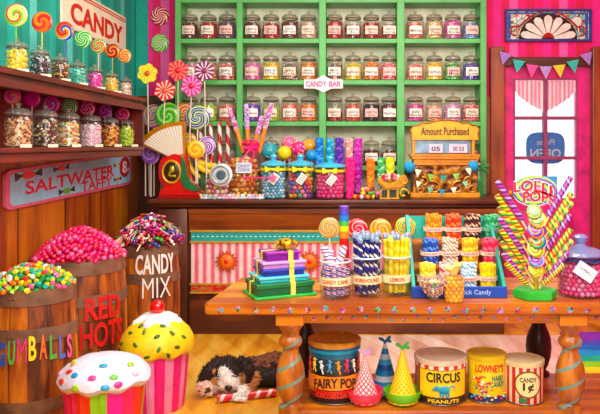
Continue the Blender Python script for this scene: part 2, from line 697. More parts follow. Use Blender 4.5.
# OPEN sign seen from behind, hung outside the glass
sx, sz = (W(545, 0, 5.95).x, W(0, 148, 5.95).z)
t = thing('open_sign', 'blue open sign seen mirrored through the door panes', 'sign', (sx, dy0 + .034, sz))
pts = []
for i in range(28):
    a = 2 * PI * i / 28
    c, s = math.cos(a), math.sin(a)
    pts.append((.165 * abs(c) ** .55 * (1 if c > 0 else -1), .135 * abs(s) ** .55 * (1 if s > 0 else -1)))
bd_, nt, b = new_mat('translucent blue board', .5)
tr_ = nt.nodes.new('ShaderNodeBsdfTranslucent')
tr_.inputs[0].default_value = lin('#4aa4d6')
b.inputs['Base Color'].default_value = lin('#4aa4d6')
ms_ = nt.nodes.new('ShaderNodeMixShader')
ms_.inputs[0].default_value = .45
nt.links.new(b.outputs[0], ms_.inputs[1])
nt.links.new(tr_.outputs[0], ms_.inputs[2])
nt.links.new(ms_.outputs[0], nt.nodes['Material Output'].inputs[0])
obj('board', MB().prism(pts, .006), bd_, t)
text('open_lettering', 'OPEN', mat('#d8eef6', .5, var=0), t, .26, .075, lambda x, y, d: (-x, -.001 - d, y - .045), .02)
text('upper_lettering', 'Please', mat('#bfe0f0', .5, var=0), t, .15, .05, lambda x, y, d: (-x, -.001 - d, y + .05), .01)

# stained glass transom
zc, xc = (pz(10) + pz(42)) / 2, (px(504.5) + px(590)) / 2
hw, hh = (px(590) - px(504.5)) / 2, (pz(10) - pz(42)) / 2
w1 = MB()
for s in (-1, 1):
    w1.box((s * (hw - .008), -.015, 0), (.016, .05, 2 * hh)).box((0, -.015, s * (hh - .008)), (2 * hw - .032, .05, .016))
t = obj('window_1', w1, mat('#343a8c', .45), None, (xc, YB - .012, zc), smooth=False)
t['kind'] = 'structure'
t['label'] = 'stained glass transom with a cream shell fan'
t['category'] = 'window'


def sg(c):
    m, nt, b = new_mat('stained glass ' + c, .15, coat=.5)
    v, *q = coords(nt)
    col = vary(nt, rgb(nt, c), noise_tex(nt, v, 22), .85, 1.15)
    nt.links.new(col, b.inputs['Base Color'])
    return m


mosaic, nt, b = new_mat('leaded pale mosaic', .15, coat=.5)
v, x, y, z = coords(nt)
vo = nt.nodes.new('ShaderNodeTexVoronoi')
vo.inputs['Scale'].default_value = 17
nt.links.new(v, vo.inputs['Vector'])
ve = nt.nodes.new('ShaderNodeTexVoronoi')
ve.feature = 'DISTANCE_TO_EDGE'
ve.inputs['Scale'].default_value = 17
nt.links.new(v, ve.inputs['Vector'])
sp = nt.nodes.new('ShaderNodeSeparateColor')
nt.links.new(vo.outputs['Color'], sp.inputs[0])
col = ramp(nt, sp.outputs[0], ['#eef4ea', '#bfe6e2', '#f5efd6', '#8fd0d4', '#e8f2ee', '#d4e8c8'])
ln = mth(nt, 'MULTIPLY_ADD', mth(nt, 'GREATER_THAN', ve.outputs['Distance'], .05), .75, .25)
xx = nt.nodes.new('ShaderNodeVectorMath')
xx.operation = 'SCALE'
nt.links.new(col, xx.inputs[0])
nt.links.new(ln, xx.inputs['Scale'])
nt.links.new(xx.outputs[0], b.inputs['Base Color'])
obj('mosaic_panes', MB().box((0, 0, 0), (2 * hw - .03, .012, 2 * hh - .03)), mosaic, t, smooth=False)
blue = MB()
for s in (-1, 1):
    blue.box((s * (hw - .036), -.008, 0), (.022, .008, 2 * hh - .05))
blue.box((0, -.008, hh - .032), (2 * hw - .096, .008, .014))
obj('blue_border', blue, sg('#3c5cae'), t, smooth=False)
dk = MB()
pts = [(.245 * math.cos(a * PI / 24), -hh + .02 + .215 * math.sin(a * PI / 24)) for a in range(25)]
dk.prism(pts, .006, Matrix.Translation((0, -.012, 0)))
obj('dark_arch', dk, sg('#2a1a20'), t, smooth=False)
for k in range(7):
    a0, a1 = PI * (k + .08) / 7, PI * (k + .92) / 7
    am = (a0 + a1) / 2
    q = []
    for a, r in ((a0, .05), (a0, .175), (a0 * .7 + am * .3, .205), (am, .22), (a1 * .7 + am * .3, .205), (a1, .175), (a1, .05)):
        q.append((r * math.cos(a) * 1.08, -hh + .02 + r * math.sin(a) * .92))
    obj('fan_pane', MB().prism(q, .006, Matrix.Translation((0, -.018, 0))), sg('#faf6e8'), t, smooth=False)
pts = [(.045 * math.cos(a * PI / 12), -hh + .03 + .045 * math.sin(a * PI / 12)) for a in range(13)]
obj('fan_root', MB().prism(pts, .008, Matrix.Translation((0, -.02, 0))), sg('#a83226'), t, smooth=False)
for s in (-1, 1):
    pp = []
    for i in range(26):
        u = i / 25
        if u < .6:
            w = u / .6
            pp.append((s * (.01 + .26 * w), -.014, .125 - .165 * w ** 1.8))
        else:
            w = (u - .6) / .4
            a = -PI / 2 - .4 + w * 5
            pp.append((s * (.278 + .036 * math.cos(a)), -.014, -.045 + .040 * math.sin(a)))
    obj('red_scroll', MB().tube(pp, .0085), sg('#b8402c'), t)
for x, z, c in ((-.26, .085, '#d8942c'), (-.17, .09, '#c8402c'), (-.09, .10, '#3a9a5a'), (.09, .10, '#c8402c'), (.17, .09, '#d8942c'), (.26, .085, '#3a9a5a'), (-.3, .03, '#3a9a5a'), (.3, .03, '#c8402c'), (0, .108, '#3a9a5a')):
    obj('glass_jewel', MB().ball((x, -.012, z), .013), sg(c), t)


# bunting
def bunting(name, label, pts, tris, r, w, h, poms=None):
    c = Vector(pts[len(pts) // 2])
    t = thing(name, label, 'bunting', c)
    obj('string', MB().tube([Vector(p) - c for p in pts], r), mat('#5a4a42', .8, var=0), t)
    for p, col, ang in tris:
        mb = MB().prism([(-w, 0), (0, -h), (w, 0)], .003)
        mb.prism([(-w * .5, -h * .12), (0, -h * .62), (w * .5, -h * .12)], .001, Matrix.Translation((0, -.001, 0)))
        obj('pennant', mb, mat(col, .8, var=.3, vs=60), t, Vector(p) - c, (0, ang, 0), smooth=False)
    for p, rr in poms or []:
        obj('pompom', MB().ball((0, 0, 0), rr, 3), mat('#3d9fd4', .8, var=.35, vs=60, bump=1), t, Vector(p) - c)
    return t


Yb = 5.80
pts = [W(502 + 88 * i / 16, 50 + 16 * (1 - ((i - 8) / 8) ** 2), Yb) for i in range(17)]
cs = ['#a98bd0', '#52c0b4', '#ee6aa8', '#b7a2dc', '#e8d25c', '#52c0b4', '#a98bd0']
tr = []
for k, c in enumerate(cs):
    x = 505.5 + 13.4 * k
    u = (x - 546) / 44
    tr.append((W(x, 50.5 + 16 * (1 - u * u), Yb) + Vector((0, -.006, 0)), c, -u * .3))
bunting('door_bunting', 'string of seven small pastel pennants across the door head', pts, tr, .003, .052, .105)

# peppermint discs on the wall
for y, c, n in ((16, '#e2304e', 'red'), (43, '#86c832', 'green')):
    q = W(160, y, 5.883)
    tag(link('peppermint', DISC, swirl([c, '#fdf6ee'], .35, 8), None, q, None, (.077, .12, .077)),
        f'{n} and white peppermint disc hung on the pink wall', 'candy decoration', 'peppermint discs on the wall')

# rainbow rug
m, nt, b = new_mat('rainbow weave', .9)
v, x, y, z = coords(nt)
f = mth(nt, 'DIVIDE', mth(nt, 'SUBTRACT', y, 3.55), 1.65)
f = mth(nt, 'ADD', f, mth(nt, 'MULTIPLY', mth(nt, 'SUBTRACT', noise_tex(nt, v, 30), .5), .03))
col = ramp(nt, f, [('#c8203c', 0), ('#e03a30', .13), ('#e8602c', .27), ('#f0a030', .35), ('#f2e03a', .43), ('#8ccc3c', .50), ('#28b08c', .57), ('#2a9cd8', .64), ('#3a74d0', .72), ('#5a56c0', .80), ('#8a48b8', .86)])
nt.links.new(vary(nt, col, noise_tex(nt, v, 6), .85, 1.15), b.inputs['Base Color'])
rg = MB()
a = [(1.36, 3.55), (2.45, 3.55), (2.45, 5.2), (1.56, 5.2)]
rg.prism([(p, q) for p, q in a], .012, Matrix(((1, 0, 0, 0), (0, 0, 1, 0), (0, -1, 0, .012), (0, 0, 0, 1))))
tag(obj('rainbow_rug', rg, m, smooth=False), 'rainbow striped rug on the floor behind the right table leg', 'rug')

# ------------------------------------------------------------------ green wall shelves
SY, SB = 5.6, 5.86
GREEN = mat('#5cac60', .45, var=.14, vs=5)
sxx = lambda p: W(p, 0, SY).x
szz = lambda p: W(0, p, SY).z
t = thing('wall_shelf_unit', 'tall green shelf unit full of candy jars against the back wall', 'shelf', (-.13, SY, 1.0))
base = Vector((-.13, SY, 1.0))


def spart(name, x0, x1, y0, y1, z0, z1, m, bev=.004):
    return obj(name, MB().span(x0 - base.x, x1 - base.x, y0 - base.y, y1 - base.y, z0 - base.z, z1 - base.z, bev), m, t, smooth=False)


TOPZ = 2.66
ups = [(175, 180.5), (236.5, 242.5), (319, 326), (397, 404.5), (480.5, 486.5)]
for i, (a, b_) in enumerate(ups):
    spart('side_panel' if i in (0, 4) else 'divider', sxx(a), sxx(b_), SY, SB - .012, 1.003, TOPZ, GREEN)
bays = [(180.5, 236.5), (242.5, 319), (326, 397), (404.5, 480.5)]
BZ = [szz(38.5), szz(80), szz(121.5), szz(166)]
for z in BZ:
    for a, b_ in bays:
        spart('shelf_board', sxx(a), sxx(b_), SY + .004, SB - .012, z - .036, z, GREEN, .003)
for a, b_ in bays:
    spart('shelf_board', sxx(a), sxx(b_), SY + .004, SB - .012, szz(2.5), szz(2.5) + .036, GREEN, .003)
spart('cornice', sxx(173), sxx(488), SY - .03, SB, TOPZ, TOPZ + .05, GREEN)
spart('back_panel', sxx(175), sxx(486.5), SB - .012, SB, 1.003, TOPZ, mat('#fff2da', .75, var=.16, vs=9))

# jars
PAL = {
    'cherry': ['#c4182a', '#8e0f1c', '#d8343a', '#a81424'], 'wine': ['#5a1420', '#7a1a28', '#3e0c16', '#8a2630'],
    'grape': ['#6a4460', '#8a5a72', '#4a2c44', '#a07888'], 'cinnamon': ['#d84a30', '#e8744c', '#c03820', '#f09070'],
    'pink': ['#f06ab0', '#f89ac8', '#e04898', '#fcc0dc'], 'magenta': ['#e030a0', '#f060b8', '#c02088', '#f49ad0'],
    'yellow': ['#f4c820', '#fae05a', '#e8a818', '#f8d43c'], 'green': ['#2ea03c', '#58c04c', '#1c7c30', '#88d060'],
    'forest': ['#1e7a50', '#2f9a68', '#d84848', '#f4efe6', '#14603e'], 'purple': ['#6a3aa8', '#8a58c8', '#4a2480', '#b084dc'],
    'navy': ['#3a3490', '#5a4cb0', '#241e68', '#8a6cc8'], 'orange': ['#f08020', '#f8a040', '#e06018', '#f4b868'],
    'peach': ['#f0905c', '#f8b488', '#e8704a', '#fad0b0'], 'salmon': ['#ec7458', '#f49478', '#e05a48', '#f8b8a0'],
    'lime': ['#a8d83c', '#c4e868', '#84b828', '#e8e060'], 'black': ['#1c1014', '#2c161c', '#140a0c', '#3e2026'],
    'rainbow': ['#e84060', '#f0c030', '#3a90d0', '#58b848', '#f48ab8', '#fff4e0'], 'lilac': ['#e890c8', '#f4b4dc', '#c878c0', '#f8d8ec'],
    'coral': ['#f4785c', '#f05088', '#f8a878', '#fcd0c0'], 'blue': ['#3a98d8', '#68b8e8', '#2078c0', '#f080b8'],
    'licorice': ['#2a1418', '#c03040', '#3e1a20', '#e86a50', '#1a0c10'], 'brown': ['#8a5230', '#c89060', '#e8c89a', '#6a3a20', '#d8a878'],
    'toffee': ['#4a3422', '#c8b48a', '#2e2018', '#e8dcc0', '#7a6038'], 'mix': ['#f08a30', '#f8e0a0', '#3aa870', '#e86050', '#f4c850', '#f4f0e0'],
    'mint': ['#f4f0f0', '#f0c4d0', '#e8e4e8', '#e87a9a', '#d0ece0'], 'fire': ['#d8481c', '#f0a030', '#8a1c10', '#f4c860', '#202020'],
    'gold': ['#f4c030', '#f8d868', '#e8a020', '#f0e090'], 'choc': ['#3a1a10', '#6a3418', '#c8903c', '#241008', '#e8b860'],
    'pearl': ['#f4e8d8', '#f0c8b0', '#e8a090', '#d8c8b8'], 'teal': ['#3ab8a0', '#68d0bc', '#2a9c88', '#98e4d4'],
    'yel2': ['#f4e040', '#e8c820', '#f8ec88', '#f0d020'], 'bead': ['#101014', '#2a2a30', '#e8e8ec', '#1a1a20'],
}
_jm = {}


def jar_meshes(r, h, squat=0):
    """body wall, lid, rim, knob-less lid profile; h is the height of the body"""
    key = (round(r, 4), round(h, 4))
    if key in _jm:
        return _jm[key]
    body = MB().lathe([(0, .002), (r * .9, 0), (r, .008), (r, h * .8), (r * .94, h * .9), (r * .8, h * .97), (r * .8, h)], 28).mesh('glass_body')
    lid = MB().lathe([(r * .84, h), (r * .9, h + r * .06), (r * .9, h + r * .2), (r * .7, h + r * .42), (r * .3, h + r * .52), (r * .12, h + r * .56), (r * .1, h + r * .62), (r * .2, h + r * .72), (r * .22, h + r * .82), (r * .12, h + r * .9), (0, h + r * .92)], 24).mesh('lid')
    rim = MB().torus((0, 0, h + r * .02), r * .84, r * .07, n=28, k=6).mesh('rim')
    _jm[key] = (body, lid, rim)
    return _jm[key]


_fm = {}


def fill_mesh(r, h, cr, seed=0, jitter=.9, sub=1):
    key = (round(r, 4), round(h, 4), round(cr, 4), seed)
    if key in _fm:
        return _fm[key]
    rn = random.Random(seed + 5)
    mb = MB()
    R = r - cr
    nz = max(2, int(h / (cr * 1.5)))
    na = max(6, int(2 * PI * R / (cr * 1.9)))
    for j in range(nz):
        for i in range(na):
            a = 2 * PI * (i + .5 * (j % 2) + rn.uniform(-.35, .35)) / na
            q = R * (1 - .12 * rn.random() * jitter)
            z = cr + (h - 2 * cr) * j / (nz - 1) + rn.uniform(-1, 1) * cr * jitter
            mb.ball((q * math.cos(a), q * math.sin(a), max(cr, z)), cr * rn.uniform(.92, 1.12), sub, (1, 1, rn.uniform(.75, 1)))
    for k in range(int(.9 * (R / cr) ** 2)):
        q, a = R * .95 * math.sqrt(rn.random()), rn.uniform(0, 2 * PI)
        mb.ball((q * math.cos(a), q * math.sin(a), h - cr * .8 + rn.uniform(0, cr) + cr * .8 * (1 - q / R)), cr * 1.05, sub)
    mb.lathe([(0, .006), (R * .92, .006), (R * .92, h - cr), (0, h - cr)], 16)
    _fm[key] = mb.mesh('candy_filling')
    return _fm[key]


LABELC = [mat(c, .6, var=.25, vs=30) for c in ('#f6dccb', '#f9ece0', '#f4c8c0', '#f8f2ea')]
INK = mat('#3a1620', .6, var=0)


def jar(px_, zb, Y, r, h, level, pk, txt, label, lab=0, cr=None, seed=0, lw=.72, group='jars on the green wall shelves', loc=None, lidm=None, zlab=(.22, .62), name='candy_jar'):
    loc = loc or Vector(((px_ - VX) / F * Y, Y, zb))
    t = thing(name, label, 'jar', loc, None, group)
    body, lid, rim = jar_meshes(r, h)
    link('glass_body', body, JARGLASS, t)
    link('lid', lid, lidm or LIDGLASS, t)
    link('rim', rim, METAL, t)
    f = link('candy_filling', fill_mesh(r * .95, h * level, cr or r * .15, seed), pal(PAL[pk]), t)
    f['kind'] = 'stuff'
    if txt:
        z0, z1 = h * zlab[0], h * zlab[1]
        pl = MB().patch(r + .0006, z0, z1, -lw, lw, .001, 12)
        p = obj('label', pl, LABELC[lab % 4], t)
        n = txt.count('\n') + 1
        text('label_lettering', txt, INK, p, r * lw * 1.7, (z1 - z0) * (.34 if n == 1 else .66), on_cyl(r + .0016, (z0 + z1) / 2 - .08 * (z1 - z0)), .01, .0005)
    return t


bay_x = [[189.8, 208.6, 227], [252.5, 271.2, 290, 308.5], [334.5, 353, 371.3, 389.3], [415.2, 434.3, 452.8, 471]]
rows = [
    [[('wine', 'Cherry\nSours', 'dark cherry drops', .6), ('cherry', 'Red\nDrops', 'bright red drops', .66), ('grape', 'Grape\nGums', 'dusty purple gums', .7)],
     [('wine', 'Cherry\nChews', 'wine red chews', .6), ('cherry', 'Cherry\nSlices', 'cherry red slices', .55), ('wine', 'Cola\nDrops', 'dark cola drops', .72), ('pearl', 'Cinnamon\nCandy', 'pale pink brown candy', .6)],
     [('cherry', 'Candy\nHearts', 'red candy hearts', .72), ('licorice', 'Licorice\nBits', 'dark licorice bits', .5), ('cherry', 'Cinnamon\nBears', 'red cinnamon bears', .62), ('cherry', 'Cherry\nLicorice', 'red licorice pieces', .5)],
     [('salmon', 'Melons', 'salmon pink melon candy', .66), ('mix', 'Sweet\nPeas', 'orange and mixed candy', .74), ('magenta', 'Fruit\nRocks', 'magenta fruit rocks', .76), ('blue', 'Taffy', 'blue and pink taffy', .55)]],
    [[('pink', 'Rock\nCandy', 'dusky pink candy', .55), ('peach', 'Peach\nRings', 'peach rings', .6), ('coral', 'Jelly\nCola', 'coral and black jellies', .66)],
     [('pink', 'Rounds', 'pink and lilac rounds', .62), ('yellow', 'Fizz &\nCrisp', 'golden yellow crisps', .72), ('forest', 'Jelly\nCola', 'dark green and red jellies', .66), ('orange', 'Sweet\nDelights', 'orange delights', .72)],
     [('forest', 'Mints\n& Pops', 'dark green mints', .6), ('yel2', 'Lemons', 'lemon yellow candy', .68), ('orange', 'Peaches', 'orange peach candy', .72), ('coral', 'Licorice', 'red and pink licorice', .62)],
     [('coral', 'Sherbets', 'pink sherbets', .55), ('yellow', 'Butters', 'yellow butter candy', .72), ('green', 'Spear\nMints', 'bright green mints', .7), ('navy', 'Blue\nGums', 'dark blue and violet gums', .68)]],
    [[('pearl', '', 'pale cream candy', .5), ('lime', 'Gums', 'lime and peach gums', .62), ('salmon', 'Jellies', 'salmon jellies', .6)],
     [('purple', 'Grapes', 'purple grape candy', .62), ('lime', 'Limes', 'lime green candy', .55), ('salmon', 'Cherry\nSours', 'orange red sours', .62), ('orange', 'Fruit\nRings', 'deep orange rings', .68)],
     [('licorice', 'Raspberry\nBites', 'dark raspberry bites', .35), ('cinnamon', 'Licorice\nCandies', 'rusty red candies', .6), ('black', 'Licorice\nCats', 'black licorice cats', .62), ('wine', 'Pastilles', 'dark wine pastilles', .62)],
     [('magenta', 'Jelly\nBeans', 'magenta jelly beans', .68), ('peach', 'Candy\nAlmonds', 'peach candy almonds', .55), ('lilac', 'Rock\nCandy', 'lilac rock candy', .62), ('coral', 'Pink\nPearls', 'coral pink pearls', .62)]],
    [[('pearl', '', 'grey cream candy', .4), ('pearl', '', 'ash pink candy', .4), ('pearl', '', 'pale brown candy', .5)],
     [('coral', '', 'coral candy', .5), ('pink', '', 'pink candy', .6), ('coral', '', 'red and pink candy', .6), ('salmon', '', 'salmon candy', .6)],
     [('blue', '', 'blue candy', .6), ('purple', '', 'purple candy', .6), ('wine', 'Cinnamon\nBits', 'dark cinnamon bits', .55), ('wine', 'Jellybean\nLicorice', 'dark jellybean licorice', .5)],
     [None, None, None, ('coral', '', 'coral jelly candy', .5)]],
]
rn_ = ['top shelf', 'second shelf', 'third shelf', 'lowest shelf']
bn_ = ['first bay', 'second bay', 'third bay', 'fourth bay']
on_ = ['first', 'second', 'third', 'fourth']
for ri, row in enumerate(rows):
    for bi, bay in enumerate(row):
        for ji, e in enumerate(bay):
            if e is None:
                continue
            pk, txt, desc, lv = e
            jar(bay_x[bi][ji], BZ[ri] + .001, SY + .078, .0735, .167, lv + .16 if lv < .64 else lv + .1, pk, txt,
                f'glass jar of {desc}, {rn_[ri]}, {bn_[bi]}, {on_[ji]} from left', lab=ri + ji + bi,
                cr=.0095 if (ri + ji) % 3 else .013, seed=(ri + ji) % 3)

# candy bar plaque
c = W(323.5, 84, SY - .006)
t = thing('shelf_plaque', 'cream CANDY BAR plaque with pink letters on the middle divider', 'sign', c)
pts = []
for i in range(40):
    a = 2 * PI * i / 40
    x, z = math.cos(a), math.sin(a)
    k = .155 * max(-1, min(1, x * 1.25))
    zz = .036 if z > 0 else -.036
    bump = .034 * math.exp(-(k / .035) ** 2) * (1 if z > 0 else -1)
    pts.append((k, (zz if abs(z) > .28 else zz * abs(z) / .28) + (bump if abs(z) > .28 else 0)))
obj('board', MB().prism(pts, .006, Matrix.Translation((0, -.006, 0))), mat('#fbe9ea', .5, var=.05), t, smooth=False)
text('lettering', 'CANDY', mat('#d8387c', .5, var=0), t, .165, .046, on_front(-.058, -.006, 0, .0005), .02, .002)
text('lettering', 'BAR', mat('#d8387c', .5, var=0), t, .095, .046, on_front(.093, -.006, 0, .0005), .02, .002)

# ------------------------------------------------------------------ back counter
WT = thing('counter_worktop', 'dark brown moulded worktop of the back counter', 'worktop', (-.16, 5.45, 1.0))
mb = MB().span(-1.47 + .16, 1.17 + .16, 5.08 - 5.45, 5.86 - 5.45, -.028, 0, .006)
obj('top_board', mb, DARKWOOD, WT)
obj('edge_moulding', MB().span(-1.44 + .16, 1.14 + .16, 5.115 - 5.45, 5.16 - 5.45, -.055, -.028, .008), DARKWOOD, WT)
BC = thing('back_counter', 'brown wood shop counter with pink striped panel', 'counter', (-.16, 5.45, 0))
oy = 5.45
cb = MB().span(-1.40 + .16, 1.14 + .16, 5.2 - oy, 5.86 - oy, 0, .944)
obj('cabinet_body', cb, DARKWOODV, BC, smooth=False)
fr = MB()
prof = [(0, .93), (-.05, .93), (-.05, .90), (-.035, .885), (-.03, .83), (-.012, .79), (-.012, .77), (0, .77)]
A = [fr.bm.verts.new((-1.19 + .16, 5.2 - oy + y, z)) for y, z in prof]
B = [fr.bm.verts.new((1.14 + .16, 5.2 - oy + y, z)) for y, z in prof]
for i in range(len(prof) - 1):
    fr.bm.faces.new((A[i], B[i], B[i + 1], A[i + 1]))
fr.bm.faces.new(A)
fr.bm.faces.new(B[::-1])
obj('frieze', fr, MIDWOOD, BC)
pil = MB().span(-1.41 + .16, -1.2 + .16, 5.15 - oy, 5.2 - oy, 0, .93, .006).span(-1.37 + .16, -1.24 + .16, 5.135 - oy, 5.15 - oy, .1, .8, .008)
obj('pilaster', pil, DARKWOODV, BC)
X0, X1 = W(191, 0, 5.18).x + .16, .95 + .16
z_ = lambda p: W(0, p, 5.18).z
PAPER, nt, b = new_mat('pink striped dotted paper', .8)
v, x, y, z = coords(nt)
f = mth(nt, 'FRACT', mth(nt, 'DIVIDE', x, .06))
col = ramp(nt, f, [('#f6dcd8', 0), ('#e68a9c', .45), ('#d46a84', .62), ('#e68a9c', .8)])
nt.links.new(vary(nt, col, noise_tex(nt, v, 25), .88, 1.1), b.inputs['Base Color'])
obj('striped_panel', MB().span(X0, X1, 5.185 - oy, 5.2 - oy, z_(284), z_(242)), PAPER, BC, smooth=False)
obj('ribbon_band', MB().span(X0, X1, 5.178 - oy, 5.2 - oy, z_(241), z_(232)), mat('#16a29c', .5, var=.12), BC, smooth=False)
dots = MB()
nb = 60
for i in range(nb):
    dots.ball((X0 + (X1 - X0) * (i + .5) / nb, 5.177 - oy, z_(236.5)), .0065, 1, (1.6, .5, .8))
dd = obj('ribbon_beads', dots, mat('#cfeee4', .4, var=0), BC)
gm = MB()
for a, b_ in ((232, 230), (243, 241), (285, 283.2), (293.5, 291.8)):
    gm.span(X0 - .008, X1, 5.172 - oy, 5.2 - oy, z_(a), z_(b_))
obj('gold_beading', gm, mat('#c49a4a', .4, .2), BC, smooth=False)
RS, nt, b = new_mat('red patterned strip', .6)
v, x, y, z = coords(nt)
nt.links.new(ramp(nt, noise_tex(nt, v, 34, 2), [('#b02818', 0), ('#d8502c', .46), ('#3f8a4a', .58), ('#e0803c', .64)]), b.inputs['Base Color'])
obj('red_strip', MB().span(X0, X1, 5.18 - oy, 5.2 - oy, z_(292), z_(284.5)), RS, BC, smooth=False)
obj('plinth', MB().span(-1.19 + .16, 1.14 + .16, 5.18 - oy, 5.2 - oy, 0, z_(300), .005), DARKWOOD, BC, smooth=False)
for x, n in ((226.5, 'left'), (309.5, 'right')):
    c = W(x, 261.5, 5.165)
    t = thing('sun_ornament', f'orange sun ornament on the striped counter panel, {n} one', 'ornament', c, None, 'orange suns on the counter')
    pts = []
    for i in range(32):
        a = 2 * PI * i / 32
        q = .086 if i % 2 == 0 else .058
        pts.append((q * math.cos(a), q * math.sin(a)))
    obj('sun_rays', MB().prism(pts, .008), mat('#b8561c', .5, .1, var=.25), t, smooth=False)
    obj('sun_disc', MB().ball((0, 0, 0), .052, 3, (1, .35, 1)), mat('#ea7a28', .4, var=.2), t)
    obj('sun_centre', MB().ball((0, -.014, 0), .018, 2, (1, .5, 1)), mat('#cc3326', .4, var=0), t)
# ------------------------------------------------------------------ left wall shelf
LS = thing('wall_cabinet', 'dark red wood two level candy shelf on the left wall', 'shelf', (-1.77, 3.9, 1.37))
lb = Vector((-1.77, 3.9, 1.37))
LX = -1.46
RED1 = wood('shelf wood', '#2c0f09', '#5c2012', '#84341c', grain=1)


def lpart(name, x0, x1, y0, y1, z0, z1, m, bev=.004):
    return obj(name, MB().span(x0 - lb.x, x1 - lb.x, y0 - lb.y, y1 - lb.y, z0 - lb.z, z1 - lb.z, bev), m, LS, smooth=False)


lpart('shelf_board', -1.77, LX, 2.6, 4.97, 1.365, 1.388, RED1)
lpart('top_board', -1.77, LX - .01, 2.6, 4.97, 1.672, 1.728, RED1)
lpart('top_moulding', LX - .012, LX + .012, 2.6, 4.98, 1.702, 1.73, RED1)
lpart('lower_moulding', LX - .012, LX + .006, 2.6, 4.98, 1.645, 1.68, RED1)
lpart('bottom_rail', LX - .05, LX - .02, 2.6, 4.97, 1.322, 1.365, RED1)
lpart('back_panel', -1.77, -1.755, 2.6, 4.97, 1.388, 1.672, mat('#7a2416', .6, var=.3, vs=8))
lpart('end_panel', -1.77, LX, 4.945, 4.97, 1.388, 1.672, RED1)

low = [(18, 'brown', 'brown nut candies'), (45, 'toffee', 'black and cream toffees'), (68.5, 'mix', 'yellow orange and green mixed sweets'),
       (91, 'mint', 'white and pink mints'), (110, 'fire', 'orange and black sweets'), (126.5, 'lime', 'bright green sweets')]
lrad = [.066, .066, .064, .064, .06, .053]
XJ = -1.545
lowlids = glass('#eef0ea', .14, '#d8dcd6', .5)
for i, (p, pk, ds) in enumerate(low):
    Y = XJ * F / (p - VX)
    r = lrad[i]
    jar(0, 0, 0, r, .155 if i else .15, .82, pk, '', f'wide glass jar of {ds} on the lower left wall shelf', loc=Vector((XJ, Y, 1.389)),
        group='jars on the lower left wall shelf', cr=.0125 if pk != 'mint' else .008, seed=i, lidm=lowlids, name='candy_jar')
    q = W(p + 8, 0, 0)
    Yc = (LX - .012) * F / (p + 9 - VX)
    tag(obj('price_card', MB().span(-.026, .026, -.003, .003, 0, .015), mat('#e8dcc4', .6, var=.05), None, (LX + .002 - .02, Yc, 1.389), (0, 0, .9), smooth=False),
        f'blank cream price card in front of the jar of {ds}', 'card', 'cards on the lower left wall shelf')

top = [(17, .052, .118, 'yel2', 'lemon yellow sweets'), (40, .052, .118, 'bead', 'black and white liquorice'), (60, .05, .112, 'choc', 'brown and gold chocolates'), (77.5, .05, .11, 'teal', 'teal green sweets'),
       (95, .049, .11, 'magenta', 'magenta pink sweets'), (111.5, .047, .108, 'gold', 'golden yellow sweets'), (126, .042, .104, 'pearl', 'pale cream sweets')]
for i, (p, r, h, pk, ds) in enumerate(top):
    X = -1.535
    Y = X * F / (p - VX)
    jar(0, 0, 0, r, h, .85, pk, '', f'small glass jar of {ds} on the upper left wall shelf', loc=Vector((X, Y, 1.731)),
        group='jars on the upper left wall shelf', cr=.010, seed=i + 9, lidm=lowlids)
    Yc = (LX - .015) * F / (p + 7 - VX)
    if i < 6:
        tag(obj('price_card', MB().span(-.026, .026, -.003, .003, 0, .015), mat('#e8dcc4', .6, var=.05), None, (LX - .02, Yc, 1.7305), (0, 0, .9), smooth=False),
            f'blank cream price card in front of the jar of {ds}', 'card', 'cards on the upper left wall shelf')

ul = [(16, 15, 11.5, ['#f2e23c', '#f4f0d8', '#e8622c', '#8ac83c', '#f4f0d8'], 'yellow cream and green', 1, 1.3),
      (42, 22, 10.5, ['#e8481c', '#f07a2a', '#e23a18', '#f49240'], 'fiery orange', 1, .7),
      (64.5, 31, 9.5, ['#d8381c', '#f0a040', '#f4e4d0', '#3a60b8', '#e8582c'], 'red and blue striped', 1, .9),
      (83, 39, 8.6, ['#4ab43c', '#eaf6d8'], 'green and white pinwheel', 5, .6),
      (98.5, 46, 7.6, ['#e8603c', '#f8e4c8', '#5ab45a', '#f4a060'], 'orange cream and green', 2, .7),
      (112.5, 51, 7.2, ['#c8281c', '#f0a83c', '#e05028', '#6a2a20'], 'dark red and amber', 2, .8),
      (124.5, 56, 6.8, ['#e8541c', '#f4b44c', '#f8e0b8'], 'orange and gold', 3, .8)]
for i, (x, y, r, cs, ds, rp, tw) in enumerate(ul):
    Y = (1.63 if i < 6 else 1.59) * F / (VX - x)
    lollipop(W(x, y, Y), r * Y / F, cs, W(x, y, Y) * 1 + Vector((0, 0, 1.731 - W(x, y, Y).z)), f'{ds} swirl lollipop on a stick, upper left wall shelf', tw, rp,
             'lollipops on the upper left wall shelf', ['#6ab83c', '#c8c060', '#5a5ab0', '#5ab06a', '#e0b090', '#a8a84a', '#4a5a90'][i])
ll = [(12.5, 96.5, 8.4, ['#f06aa8', '#f4a0c4', '#f0802c', '#e84890'], 'pink and orange', 1, 1.0), (32, 98.5, 8.4, ['#ec2c98', '#f040a4'], 'plain hot pink', 1, .5),
      (51.5, 104, 8.2, ['#e83ca0', '#f49ac8', '#8a4ab8', '#f060b0'], 'pink and purple', 1, 1.1), (69.5, 106, 8.2, ['#3a8c34', '#e8f0c8'], 'dark green and cream pinwheel', 6, .6),
      (87.5, 108, 7.8, ['#e02c8c', '#f8c0d8'], 'magenta and pale pink', 3, .8), (105, 111, 7.2, ['#d83ca8', '#6a58b8', '#f078b8'], 'magenta and violet', 2, .8),
      (122.5, 114, 7, ['#e42c7c', '#f8a8c8', '#f05098'], 'rose pink', 2, .8)]
